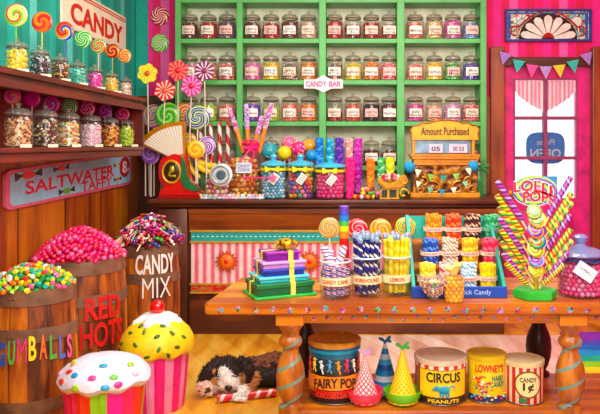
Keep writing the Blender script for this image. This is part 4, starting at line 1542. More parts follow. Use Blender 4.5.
# candy corn jar with bow and four long wands
p = foot(W(243.5, 0, 5.36))
cornm = MB().lathe([(0, -1), (.75, -.95), (.9, -.6), (.45, .6), (0, 1.05)], 8).mesh('candy_corn')
gp = 'candy corns in the tall open jar'
corn = [('o', '#f08a2c', 'orange candy corn in the bow tied jar', gp), ('o2', '#f4a850', 'pale orange candy corn in the bow tied jar', gp), ('o3', '#e87020', 'deep orange candy corn in the bow tied jar', gp), ('y', '#f8c878', 'cream orange candy corn in the bow tied jar', gp)]
t = ball_jar('candy_jar', 'tall jar of orange candy corns tied with a pink bow', p, .128, .33, corn, .021, 'candy_corn', .88, seed=3, me=cornm)
PINKR = mat('#e8347c', .5, var=.15)
bx, bz = W(252, 0, 5.36).x - p.x, W(0, 147.5, 5.36).z - CZ
bw = MB().lathe([(.044, bz - .03), (.056, bz - .034), (.05, bz), (.056, bz + .034), (.044, bz + .03)], 28)
obj('ribbon', bw, PINKR, t, (bx, 0, 0))
bo = MB()
for s in (-1, 1):
    pts = [(bx, -.062, bz)] + [(bx + s * .065 * math.sin(a), -.066, bz - .012 + .034 * (1 - math.cos(a))) for a in [j * PI / 5 for j in range(1, 6)]] + [(bx, -.062, bz)]
    bo.tube(pts, .010, 6)
    bo.tube([(bx, -.062, bz), (bx + s * .03, -.10, bz - .05), (bx + s * .045 - .03, -.132, bz - .11)], .007, 6)
obj('bow', bo, PINKR, t)
tg = obj('tag', MB().patch(.134, .19, .268, -.28, .62, .002, 10), mat('#d4e0f4', .6, var=.05), t)
text('tag_lettering', 'CANDY\nCORNS', mat('#4a3a78', .5, var=0), tg, .094, .052, on_cyl(.1362, .229, .17), .012, .0006)
wx_ = [(230, 108, 244, 152), (246, 104, 247.5, 150), (266, 103, 254, 150), (268.5, 112, 258, 152)]
for i, (x0, y0, x1, y1) in enumerate(((229.5, 109, 243.5, 150), (246, 105, 248.5, 150), (262, 117, 252.5, 150), (271.5, 104, 259, 150))):
    A, B = W(x1, y1, 5.37), W(x0, y0, 5.38)
    fz = foot(A + (A - B) * .2, CZ + .03)
    tt = thing('candy_wand', ('first', 'second', 'third', 'fourth')[i] + ' from left of the long orange wands with speckled pink tips', 'candy wand', A, None, 'orange wands in the bow tied jar')
    d = B - A
    obj('orange_rod', MB().cyl((0, 0, -.02), d * .56, .016, .017, 12), mat('#f0902c', .4, var=.25, vs=60), tt)
    tip = MB()
    rn = random.Random(i)
    q = d.to_track_quat('Z', 'Y').to_matrix()
    for j in range(26):
        u = .48 + .52 * j / 25
        for kk in range(5):
            a = rn.uniform(0, 6.28)
            tip.ball(d * u + q @ Vector((.011 * math.cos(a), .011 * math.sin(a), 0)), .0105, 1)
    obj('sugar_tip', tip, pal(['#e078b8', '#b888d8', '#f0b0d8', '#c85aa8', '#e8d0f0'] if i != 1 else ['#a880d0', '#c8a8e8', '#e8c8f0']), tt)

# pink wand lying across the jars
A, B = W(241, 177.5, 5.10), W(273, 178, 5.10)
tt = thing('magic_wand', 'thin hot pink wand with star tip across the bow tied jar', 'wand', A)
obj('wand_stick', MB().cyl((0, 0, 0), B - A, .0055), mat('#e0347c', .4, var=.1), tt)
pts = []
for i in range(10):
    a = PI / 2 + 2 * PI * i / 10
    q = .034 if i % 2 == 0 else .016
    pts.append((q * math.cos(a), q * math.sin(a)))
obj('wand_star', MB().prism(pts, .01, Matrix.Translation((B.x - A.x, -.005, B.z - A.z))), mat('#f070a8', .4, var=.1), tt, smooth=False)

# three counter jars with blue lids
BLUEL = mat('#5ab8dc', .15, var=.08, coat=.6)


def lidded(x, label, r, h, balls, br, nm, seed, lab2):
    p = foot(W(x, 0, 5.22))
    t = ball_jar('candy_jar', label, p, r, h, balls, br, nm, .9, seed=seed, group='blue lidded counter jars')
    obj('lid', MB().lathe([(0, h + .002), (r * 1.02, h), (r * 1.05, h + .008), (r * .96, h + .02), (r * .5, h + .036), (r * .2, h + .042), (r * .22, h + .055), (r * .30, h + .07), (r * .24, h + .082), (0, h + .088)], 32), BLUEL, t)
    rb = obj('ribbon', MB().lathe([(r * .93, h * .86), (r * 1.03, h * .86), (r * 1.03, h * .94), (r * .93, h * .94)], 32), mat('#e8d82c', .5, var=.15), t)
    q = MB()
    for s in (-1, 1):
        q.prism([(0, 0), (s * .055, .026), (s * .05, -.022)][::s], .012, Matrix.Translation((0, -r * 1.1, h * .9)))
    q.ball((0, -r * 1.08, h * .9), .013, 2)
    obj('bow', q, mat('#f0e040', .5, var=.15), t, smooth=False)
    tgm = Matrix.Translation((.015, -r * 1.06, h * .62)) @ Matrix.Rotation(.65, 4, 'Y')
    tg = obj('tag', MB().box((0, 0, 0), (.052, .003, .078), bev=.001), WHITE, t, tgm.to_translation(), tgm.to_euler(), smooth=False)
    lt = MB()
    for j in range(4):
        lt.box((0, -.002, .024 - .016 * j), (.034 - .006 * (j % 2), .001, .004))
    obj('tag_writing', lt, mat('#5a6a98', .5, var=0), tg, smooth=False)
    return t


def bl(desc, cols, where):
    return [(n, c, f'{n} {desc} in the {where}', f'candies in the {where}') for n, c in cols]


lidded(273.5, 'blue lidded jar of pale blue gumballs, nearest the bow tied jar', .096, .245, bl('gumball', [('pale blue', '#9cd4ec'), ('sky blue', '#5ab4dc'), ('white', '#eef4f6')], 'blue gumball jar'), .0135, 'blue_gumball', 5, '')
lidded(300.5, 'blue lidded jar of multicoloured sweets, middle of the three', .098, .245, bl('sweet', [('red', '#e0483c'), ('orange', '#f08a30'), ('yellow', '#f0d040'), ('green', '#3aa050'), ('blue', '#3a80c8'), ('pink', '#f088b0'), ('purple', '#7a50a8')], 'middle blue lidded jar'), .019, 'mixed_sweet', 6, '')
lidded(330, 'blue lidded jar of hot pink gumballs, right of the three', .112, .232, bl('gumball', [('hot pink', '#f0408c'), ('rose', '#f46aa4')], 'pink gumball counter jar'), .0175, 'pink_gumball', 7, '')

# cake pops
for x, y, r, c, lab in ((269.5, 151, 9, None, 'teal and red speckled cake pop, farthest left'), (284.5, 153, 7.2, '#f4cc2c', 'yellow cake pop'), (289, 143.5, 7.4, '#f078a8', 'pale pink cake pop, higher'),
                        (298, 148.5, 7.4, '#ec4a8c', 'hot pink cake pop'), (309, 146, 6.8, '#f0a038', 'orange cake pop with sprinkles'), (311.5, 155.5, 6.0, '#3a90c8', 'blue cake pop, farthest right')):
    Y = {269.5: 5.40, 284.5: 5.36, 289: 5.47, 298: 5.37, 309: 5.46, 311.5: 5.36}[x]
    p = W(x, y, Y)
    f_ = foot(p)
    t = thing('cake_pop', lab + ' behind the blue lidded jars', 'cake pop', f_, None, 'cake pops on sticks')
    obj('cake_ball', MB().ball((0, 0, 0), r * Y / F, 3), mat(c or '#3a9aa8', .45, var=.2, vs=50), t, p - f_)
    rn = random.Random(int(x))
    sp = MB()
    for j in range(46):
        d = Vector((rn.gauss(0, 1), rn.gauss(0, 1) - .3, rn.gauss(0, 1))).normalized()
        sp.ball(p - f_ + d * r * Y / F, .006, 1)
    if c != '#f4cc2c' and c != '#3a90c8':
        obj('sprinkles', sp, pal(['#f4f0f0', '#f0d040', '#e05080'] if c else ['#e0483c', '#2a8aa8', '#f0c840', '#e878a8']), t)['kind'] = 'stuff'
    stick('cake_pop_stick', (0, 0, 0), (p - f_) * .98, .005, WHITE, t)

# rock candy sticks
for x, y0, y1, r, c, c2, lab in ((319.5, 139, 164, 4.0, '#2a78c8', '#5aa8e8', 'bright blue'), (330, 139.5, 172, 3.6, '#28a0c8', '#6ad0e8', 'cyan'), (339.5, 139.5, 172, 4.2, '#5a3aa0', '#8a60c8', 'violet'),
                               (349, 140, 172, 3.6, '#f0a0a0', '#f8d8c8', 'pale pink and peach'), (358, 140, 192, 4.2, '#b838a8', '#d868c8', 'tall magenta purple'), (350, 159, 197, 4.4, '#e83088', '#f05898', 'hot pink front'),
                               (370.5, 160, 188, 4.2, '#f08028', '#f8a850', 'orange'), (381, 159, 184, 3.8, '#48b068', '#a0dcb0', 'mint green'), (390, 159, 180, 4.2, '#c8d82c', '#e4ec70', 'yellow green')):
    Y = 5.36 if y0 < 150 else 5.24
    if lab == 'hot pink front':
        Y = 5.2
    A, B = W(x, y1, Y), W(x - .3, y0, Y)
    f_ = foot(A)
    t = thing('rock_candy_stick', f'{lab} rock candy stick standing on the counter', 'rock candy', f_, None, 'rock candy sticks')
    rn = random.Random(int(x * 3))
    mb = MB()
    rr = r * Y / F
    n = int((A.z - B.z) * -1 / .011) + 3
    for j in range(n):
        u = j / (n - 1)
        z = A.z + (B.z - A.z) * u
        taper = 1 if y0 < 150 and y1 < 180 else (.62 + .38 * min(1, max(u, 0) * 1.6))
        for kk in range(7):
            a = kk * .9 + j * .5
            mb.ball(Vector((rr * .66 * taper * math.cos(a), rr * .66 * taper * math.sin(a), z - CZ)), rr * .44 * rn.uniform(.7, 1.35), 1)
    obj('crystals', mb, pal([c, c2, c]), t)
    stick('stick', (0, 0, 0), (0, 0, max(.02, A.z - CZ + .02)), .005, mat(c, .4, var=0), t)

# gumballs piled by the rock candy
rn = random.Random(21)
gg = [('red', '#d83430'), ('yellow', '#f0cc30'), ('white', '#f6f2ea'), ('orange', '#f08c30'), ('pink', '#f080a8'), ('green', '#58a848'), ('dark plum', '#4a2438')]
for i in range(26):
    x = rn.uniform(355, 382)
    lv = 0 if i < 12 else (1 if i < 20 else 2)
    if lv:
        x = 368 + (x - 368) * (1 - .3 * lv)
    n, c = gg[i % 7]
    candy('gumball', BALL, mat(c, .2, var=0, coat=.6), foot(W(x, 0, 5.15 + .02 * (i % 3)), CZ + .018 + .026 * lv), .018, f'{n} gumball in the pile at the foot of the rock candy sticks', 'gumball', 'gumballs by the rock candy')

# carved golden sleigh dish
p = foot(W(393, 0, 5.2))
k = 5.2 / F
t = thing('sleigh_dish', 'golden swan shaped candy dish left of the cash register', 'dish', p)
SG = mat('#c8903c', .35, .25, var=.3, vs=30)
L = lambda x, y: ((x - 393) * k, (197 - y) * k)
bw = MB().prism([L(*q) for q in ((378, 181), (377, 176), (381, 177), (384, 180), (391, 181), (397, 178), (401, 173), (405, 173), (407, 177), (406, 182), (402, 186), (394, 187.5), (384, 187))], .12, Matrix.Translation((0, -.06, 0)))
bmesh.ops.bevel(bw.bm, geom=[e for e in bw.bm.edges if abs(e.verts[0].co.y - e.verts[1].co.y) < .01], offset=.012, segments=3, affect='EDGES')
obj('bowl', bw, SG, t)
bs = MB().span(L(379, 0)[0], L(399, 0)[0], -.055, .055, 0, .012, .004)
for x in (380.5, 388, 397):
    bs.span(L(x - 1.1, 0)[0], L(x + 1.1, 0)[0], -.05, .05, 0, L(0, 187)[1])
obj('stand', bs, SG, t, smooth=False)
for cx, cy, rr, aa in ((403, 191, 5, 0), (404, 178, 4.5, 2)):
    pts = []
    for j in range(18):
        u = j / 17
        a = aa + u * 5.5
        q = rr * k * (1 - .6 * u)
        pts.append(Vector((L(cx, 0)[0] + q * math.cos(a), -.065, L(0, cy)[1] + q * math.sin(a))))
    obj('scroll', MB().tube(pts, .007, 6), GOLD, t)
obj('dark_well', MB().span(L(382, 0)[0], L(396, 0)[0], -.03, .03, .014, L(0, 189)[1]), mat('#2a3a2a', .4), t, smooth=False)
rn = random.Random(31)
for i in range(12):
    n, c = [('red', '#d02c38'), ('pink', '#f08ca0'), ('white', '#f8ece8')][i % 3]
    x, y = 383 + (i % 6) * 3.0, 179.5 - (i // 6) * 3.2 - 1.5 * math.sin((i % 6) / 5 * PI)
    candy('round_candy', BALL, mat(c, .25, var=0, coat=.5), W(x, y, 5.19 + .015 * (i % 2)), .0145, f'{n} round candy heaped in the golden swan dish', 'candy', 'candies in the swan dish')

# ------------------------------------------------------------------ cash register
RY = 5.3
k = RY / F
p = foot(W(444, 0, RY + .1))
t = thing('cash_register', 'ornate golden cash register with crest reading Amount Purchased', 'cash register', p)
L = lambda x, y: ((x - 444) * RY / F * (RY) / RY, (199 - y) * k - .0)
OR, nt, b = new_mat('carved brass', .35, .35)
v, x, y, z = coords(nt)
vo = nt.nodes.new('ShaderNodeTexVoronoi')
vo.feature = 'SMOOTH_F1'
vo.inputs['Scale'].default_value = 26
nt.links.new(v, vo.inputs['Vector'])
f = noise_tex(nt, v, 30, 4)
mx_ = mth(nt, 'ADD', mth(nt, 'MULTIPLY', vo.outputs['Distance'], .9), mth(nt, 'MULTIPLY', f, .5))
nt.links.new(ramp(nt, mx_, [('#2a140a', .3), ('#6e3e18', .58), ('#c88c3c', .9)], False), b.inputs['Base Color'])
bumpy(nt, b, vo.outputs['Distance'], .7, .02)
HON = mat('#d8983c', .4, .1, var=.25, vs=9)
yb = -.10


def rp(name, x0, x1, y0, y1, d0, d1, m, bev=.006):
    return obj(name, MB().span(L(x0, 0)[0], L(x1, 0)[0], yb - d0, yb + d1, L(0, y1)[1], L(0, y0)[1], bev), m, t, smooth=False)


rp('lower_body', 411, 476, 166, 199, .0, .22, OR)
rp('base_plinth', 408.5, 478, 194, 199, .015, .23, HON)
rp('upper_body', 414, 473, 140, 166, -.03, .2, HON)
sh = MB()
for (a, b_, c0, d0) in ((408.5, 478, 155.5, 158), (410, 477, 158, 160.5), (412, 475, 160.5, 164), (409, 478, 164, 166.5)):
    sh.span(L(a, 0)[0], L(b_, 0)[0], yb - .02 + (.01 if d0 == 164 else 0), yb + .2, L(0, d0)[1], L(0, c0)[1], .003)
obj('moulding', sh, mat('#c8843a', .35, .1, var=.25, vs=14), t, smooth=False)
rp('flag_window', 413, 469, 141, 154.5, -.012, .05, mat('#86a4bc', .2, var=.3, vs=14), .003)
for x0, x1, s in ((427, 441, '05'), (447.5, 465.5, '30 53')):
    fl_ = rp('number_flag', x0, x1, 145.5, 154, -.008, .0, mat('#e4cfe0', .5, var=.1), .001)
    text('flag_lettering', s, mat('#1c2c4a', .5, var=0), fl_, (x1 - x0) * k * .62, 4.6 * k, on_front(L((x0 + x1) / 2, 0)[0], yb - .0005, L(0, 150)[1]), .02, .001)
for x in (412, 471.5):
    rp('window_post', x - 1.5, x + 1.5, 140, 156, .0, .05, HON, .003)
# crest
P = [(409, 141), (409.5, 135), (408.5, 131), (411, 127.5), (416, 126.5), (420, 123.8), (427, 124.5), (432, 122.6), (440, 121.4), (448, 121.4), (456, 122.6), (461, 124.5), (466, 123.8), (470, 126.5), (475, 127), (477.5, 130.5), (476, 135), (477, 141)]
cr = MB().prism([L(*q) for q in P][::-1], .035, Matrix.Translation((0, yb - .01, 0)))
cs2 = obj('crest', cr, mat('#e0a83a', .4, .1, var=.2, vs=12), t, smooth=False)
text('crest_lettering', 'Amount Purchased', mat('#4a2410', .5, var=0), cs2, 48 * k, 8 * k, on_front(L(443, 0)[0], yb - .0105, L(0, 132.5)[1]), .025, .002)
ed = MB()
ed.tube([Vector((L(*q)[0], yb - .012, L(*q)[1])) for q in P], .006, 6)
obj('crest_edge', ed, mat('#9a5e1c', .4, .3, var=.1), t)
for s in (-1, 1):
    for cx, cy, rr in ((12, 189, 7), (22, 183, 5), (26, 191, 4.5)):
        pts = []
        for j in range(20):
            u = j / 19
            a = 1.2 + u * 6.5
            q = rr * k * (1 - .75 * u)
            pts.append(Vector((s * (cx * k) + s * q * math.cos(a), yb - .006, L(0, cy)[1] + q * math.sin(a))))
        obj('carved_scroll', MB().tube(pts, .007, 6), mat('#d09a48', .35, .3, var=.2), t)
# bunting on the register
pa = [W(410 + 64 * i / 14, 167 + 11 * (1 - ((i - 7) / 7) ** 2) - (1 if i in (0, 14) else 0), 5.12) for i in range(15)]
tr = []
cs = ['#e8e4c8', '#7ab848', '#3a9a8c', '#8ac060', '#e0e8cc']
for i in range(5):
    x = 418.5 + 12.5 * i
    u = (x - 442) / 32
    tr.append((W(x, 167.5 + 11 * (1 - u * u) - 3, 5.115), cs[i], .0 - .25 * u))
pb = [W(413 + 58 * i / 14, 178 + 13 * (1 - ((i - 7) / 7) ** 2), 5.135) for i in range(15)]
bunting('register_bunting', 'upper string of green and cream pennants with two blue pompoms on the register', [q + Vector((0, 0, .02)) for q in pa], tr, .003, .026, .058,
        [(W(409.5, 167, 5.14), .042), (W(473.5, 166, 5.14), .04)])
tr2 = []
cs = ['#e8ecd0', '#6ac0a0', '#3a94b8', '#f0ecd8', '#8ac8a0']
for i in range(5):
    x = 419 + 11.5 * i
    u = (x - 442) / 29
    tr2.append((W(x, 178.5 + 13 * (1 - u * u) - 2, 5.13), cs[i], .0 - .35 * u))
bunting('register_bunting', 'lower string of blue and cream pennants across the register', pb, tr2, .003, .022, .052)

# green bottle right of the register
p = foot(W(478.5, 0, 5.44))
t = thing('bottle', 'green glass candy bottle with leafy cap right of the cash register', 'bottle', p)
obj('glass_body', MB().lathe([(0, 0), (.034, 0), (.038, .01), (.038, .13), (.034, .155), (.03, .17), (.03, .2)], 24), mat('#2c9c58', .15, var=.3, coat=.6, vs=25), t)
obj('cap', MB().lathe([(0, .2), (.036, .2), (.038, .215), (.03, .23), (0, .235)], 20), mat('#2a7a3c', .4), t)
lv = MB()
for a in (-.6, .3, 1.1):
    lv.ball((.05 * math.cos(a), -.02, .225 + .03 * math.sin(a)), .03, 2, (1.4, .3, .5), Matrix.Rotation(-a, 4, 'Y'))
obj('leaf', lv, mat('#2f8a44', .5, var=.2), t)
# ------------------------------------------------------------------ front table
TZ = .7505
TF, TB = 2.86, 3.44
ORW = wood('orange table wood', '#984e1c', '#d68a42', '#f0b670', grain=0, plank=.16, axis=1, seam=.02)
ORE = wood('orange edge wood', '#8e4c1e', '#c87c3a', '#e4a25a', grain=0)
tc = Vector((.4, 3.15, 0))
T = thing('display_table', 'orange wood display table with painted flowers and turned legs', 'table', tc)
poly = [(-.60, TF + .02), (-.585, TF), (1.40, TF), (1.40, TB), (-.535, TB)]
mb = MB()
mb.prism([(x - tc.x, y - tc.y) for x, y in poly], .046, Matrix(((1, 0, 0, 0), (0, 0, 1, 0), (0, -1, 0, .75), (0, 0, 0, 1))))
bmesh.ops.bevel(mb.bm, geom=mb.bm.edges[:], offset=.006, segments=2, affect='EDGES')
obj('tabletop', mb, ORW, T)
obj('apron', MB().span(-.27 - tc.x, 1.38 - tc.x, TF + .035 - tc.y, TF + .06 - tc.y, .662, .704, .004).span(-.27 - tc.x, 1.38 - tc.x, TB - .06 - tc.y, TB - .035 - tc.y, .64, .704, .004), ORE, T, smooth=False)
fl = MB()
rn = random.Random(8)


def florets(mb, x, z, y, s):
    for i in range(5):
        a = 2 * PI * i / 5 + x * 9
        mb.ball((x + s * .62 * math.cos(a), y, z + s * .62 * math.sin(a)), s * .5, 1, (1, .25, 1))


for i in range(27):
    x = -.53 + i * .0715
    florets(fl, x - tc.x, .727 + rn.uniform(-.004, .004), TF - .0005 - tc.y, .0115 if i % 2 else .013)
for i in range(30):
    x = -.2 + i * .053
    florets(fl, x - tc.x, .683 + rn.uniform(-.008, .008), TF + .0345 - tc.y, .009)
obj('painted_flowers', fl, pal(['#e0609c', '#3a9a98', '#8a58a8', '#58a048', '#e88ac0', '#3a3a30', '#c83a58', '#48a8b0']), T)
LEGSP, nt, b = new_mat('spiral painted leg', .4, coat=.2)
v, x, y, z = coords(nt)
a, r = polar(nt, x, y)
f = mth(nt, 'FRACT', mth(nt, 'ADD', mth(nt, 'MULTIPLY', a, 2), mth(nt, 'MULTIPLY', z, -13)))
g = noise_tex(nt, v, 1, 5, (20, 20, 4))
bw = ramp(nt, g, [('#5a2a12', .3), ('#a8622e', .5), ('#cc8848', .7)], False)
mxn = nt.nodes.new('ShaderNodeMix')
mxn.data_type = 'RGBA'
zone = mth(nt, 'MULTIPLY', mth(nt, 'LESS_THAN', z, .60), mth(nt, 'LESS_THAN', f, .2))
nt.links.new(zone, mxn.inputs[0])
nt.links.new(bw, mxn.inputs[6])
mxn.inputs[7].default_value = lin('#6f8f82')
nt.links.new(mxn.outputs[2], b.inputs['Base Color'])
SHZ = .30
prof = [(0, .704), (.05, .704), (.05, .66), (.052, .655), (.045, .635), (.036, .622), (.036, .605), (.047, .592), (.05, .58), (.045, .566), (.032, .553), (.034, .535), (.046, .51), (.057, .475), (.061, .435), (.057, .39), (.046, .35), (.034, .327),
        (.038, .318), (.05, .312), (.05, SHZ), (.052, .25), (.044, .235), (.04, .2), (.048, .17), (.05, .1), (.036, .05), (.045, .02), (.04, 0), (0, 0)]
legm = MB().lathe(prof, 32).mesh('leg')
for x, y, m_ in ((W(290.5, 0, 2.92).x, 2.925, LEGSP), (W(570.5, 0, 2.92).x, 2.925, LEGSP)):
    l = link('leg', legm, m_, T, Vector((x, y, 0)) - tc)
    obj('leg_block', MB().box((0, 0, .68), (.115, .10, .05), bev=.006), ORE, l, smooth=False)
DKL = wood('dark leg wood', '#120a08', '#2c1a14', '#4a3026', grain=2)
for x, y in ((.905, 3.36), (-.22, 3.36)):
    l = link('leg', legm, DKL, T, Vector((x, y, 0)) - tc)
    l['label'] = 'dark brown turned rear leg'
obj('lower_shelf', MB().span(-.24 - tc.x, 1.36 - tc.x, 2.895 - tc.y, 3.38 - tc.y, SHZ - .05, SHZ, .008), ORW, T, smooth=False)
fl = MB()
for i in range(14):
    florets(fl, -.17 + i * .078 - tc.x, SHZ - .025, 2.894 - tc.y, .012)
obj('painted_flowers', fl, pal(['#e0609c', '#3a9a98', '#8a58a8', '#3f9a6a', '#e88ac0', '#48a8b0']), T)


def onT(p, Y, z=TZ):
    q = W(p, 0, Y)
    return Vector((q.x, Y, z))


# ---- gift stack
def giftbox(label, w, d, z0, z1, col, lidcol, lidh, rot, c):
    t = thing('gift_box', label, 'gift box', (c.x, c.y, z0), rot)
    obj('box_body', MB().box((0, 0, (z1 - z0 - lidh) / 2), (w - .012, d - .012, z1 - z0 - lidh), bev=.004), mat(col, .35, var=.12), t, smooth=False)
    obj('lid', MB().box((0, 0, z1 - z0 - lidh / 2), (w, d, lidh), bev=.004), mat(lidcol, .35, var=.12), t, smooth=False)
    return t


gc = onT(279.5, 3.06)
rot = .42
s = 3.0 / F
zs = [TZ, TZ + .064, TZ + .09, TZ + .132, TZ + .156, TZ + .176]
# widths follow the photograph: 71, 60, 51, 47, 41 px
giftbox('dark green gift box with bright green edge, bottom of the stack', .26, .185, zs[0] + .012, zs[1], '#12603a', '#17703f', .022, rot, gc)
bt = obj('gift_tray', MB().box((0, 0, .006), (.278, .20, .012), bev=.003), mat('#3cb050', .35, var=.1), None, gc + Vector((0, 0, 0)), (0, 0, rot), smooth=False)
tag(bt, 'flat bright green box lid under the stack of gift boxes', 'box lid')
giftbox('thin pale turquoise gift box, second from bottom of the stack', .228, .165, zs[1], zs[2], '#58c0d0', '#70d0dc', .012, rot, gc + Vector((-.002, 0, 0)))
giftbox('royal blue gift box in the middle of the stack', .195, .145, zs[2], zs[3] - .012, '#2c3c98', '#3444a8', .014, rot, gc)
giftbox('thin lavender gift box, second from top of the stack', .2, .15, zs[3] - .012, zs[4] - .004, '#b088d0', '#c8a0e0', .012, rot, gc)
giftbox('deep purple gift box on top of the stack', .158, .12, zs[4] - .004, zs[5] + .016, '#7a1c8c', '#8c2a9c', .014, rot, gc)
rb = thing('gift_ribbon', 'gold ribbon with big bow tied over the stack of gift boxes', 'ribbon', gc + Vector((0, 0, 0)), rot)
RG = mat('#f0d878', .35, .1, var=.1)
prof_h = [(zs[1] - TZ, .26, .185), (zs[2] - TZ, .228, .165), (zs[3] - .012 - TZ, .195, .145), (zs[4] - .004 - TZ, .2, .15), (zs[5] + .016 - TZ, .158, .12)]
st = []
zlo = 0.0
path = []
for z1, w, d in prof_h:
    path += [(d / 2 + .002, zlo + .001), (d / 2 + .002, z1 - .001)]
    zlo = z1
path.append((0, zlo + .003))


def strip(path, wd, axis, sgn, x=0):
    mb = MB()
    A, B = [], []
    for r, z in path:
        P = (lambda u: Vector((x + u, sgn * r, z)) if axis == 1 else Vector((sgn * r, x + u, z)))
        A.append([mb.bm.verts.new(P(-wd / 2)), mb.bm.verts.new(P(wd / 2))])
        q = Vector((0, sgn * .002, .001)) if axis == 1 else Vector((sgn * .002, 0, .001))
        B.append([mb.bm.verts.new(P(-wd / 2) + q), mb.bm.verts.new(P(wd / 2) + q)])
    for i in range(len(path) - 1):
        mb.bm.faces.new((A[i][0], A[i][1], A[i + 1][1], A[i + 1][0]))
        mb.bm.faces.new((B[i][0], B[i + 1][0], B[i + 1][1], B[i][1]))
        for k_ in (0, 1):
            mb.bm.faces.new((A[i][k_], A[i + 1][k_], B[i + 1][k_], B[i][k_]))
    return mb


for sg_ in (-1, 1):
    obj('ribbon_strip', strip(path, .022, 1, sg_, .03), RG, rb, smooth=False)
path2 = []
zlo = 0
for z1, w, d in prof_h:
    path2 += [(w / 2 + .002, zlo + .001), (w / 2 + .002, z1 - .001)]
    zlo = z1
path2.append((-.03, zlo + .003))
for sg_ in (-1, 1):
    pp = path2 if sg_ > 0 else path2[:-1] + [(-.03, path2[-1][1])]
    obj('ribbon_strip', strip(pp, .022, 0, sg_), RG, rb, smooth=False)
bow = MB()
rn = random.Random(2)
for i in range(13):
    a = 2 * PI * i / 7 + (.4 if i > 6 else 0)
    el = .35 if i < 7 else .95
    R = .062 if i < 7 else .045
    d = Vector((math.cos(a) * math.cos(el), math.sin(a) * math.cos(el), math.sin(el)))
    sd = Vector((-math.sin(a), math.cos(a), 0))
    up = d.cross(sd)
    pts = [d * R * u + up * .016 * math.sin(w_) for u, w_ in ((.05, 0), (.4, 1.2), (.85, 1.2), (1, 0), (.85, -1.2), (.4, -1.2), (.05, 0))]
    for q0, q1 in zip(pts, pts[1:]):
        V = [bow.bm.verts.new(q0 - sd * .009), bow.bm.verts.new(q0 + sd * .009), bow.bm.verts.new(q1 + sd * .009), bow.bm.verts.new(q1 - sd * .009)]
        bow.bm.faces.new(V)
bmesh.ops.remove_doubles(bow.bm, verts=bow.bm.verts[:], dist=.0005)
obj('bow', bow, mat('#c8a040', .3, .5, var=.3, vs=40), rb, (.03, 0, zlo + .008), smooth=False)


# ---- bundles of candy sticks
def bundle(label, base, R, H, cols, n=15, band=None, txt=None, turns=5, flare=.12, top_mat=None, group=None, name='candy_stick_bundle', sr=None, bandz=.42):
    t = thing(name, label, 'candy sticks', base, None, group)
    m_ = barber(cols, turns, .3)
    rn = random.Random(int(abs(base.x) * 1e4) + int(base.z * 1e3))
    pts = []
    for k_ in range(n):
        q = (R - (sr or R * .22)) * math.sqrt((k_ + .5) / n)
        a = k_ * 2.39996
        pts.append((q * math.cos(a), q * math.sin(a)))
    r0 = sr or R * .235
    for x, y in pts:
        h = H * rn.uniform(.93, 1.02)
        tw_ = .28
        x1 = (x * math.cos(tw_) - y * math.sin(tw_)) * (1 + flare)
        y1 = (x * math.sin(tw_) + y * math.cos(tw_)) * (1 + flare)
        p1 = Vector((x1, y1, h))
        stick('candy_stick', (x, y, 0), p1, r0, m_, t)
    if band:
        z = H * bandz
        rr = R * (1 + flare * bandz) + .0025
        hb = H * .075
        bd = obj('paper_band', MB().lathe([(rr - .002, z - hb), (rr, z - hb), (rr, z + hb), (rr - .002, z + hb)], 24), mat(band, .6, var=.05), t)
        if txt:
            text('band_lettering', txt, mat('#c8402c', .5, var=0), bd, rr * 1.5, hb * 1.1, on_cyl(rr, z, 0, .0005), .02, .0006)
    return t


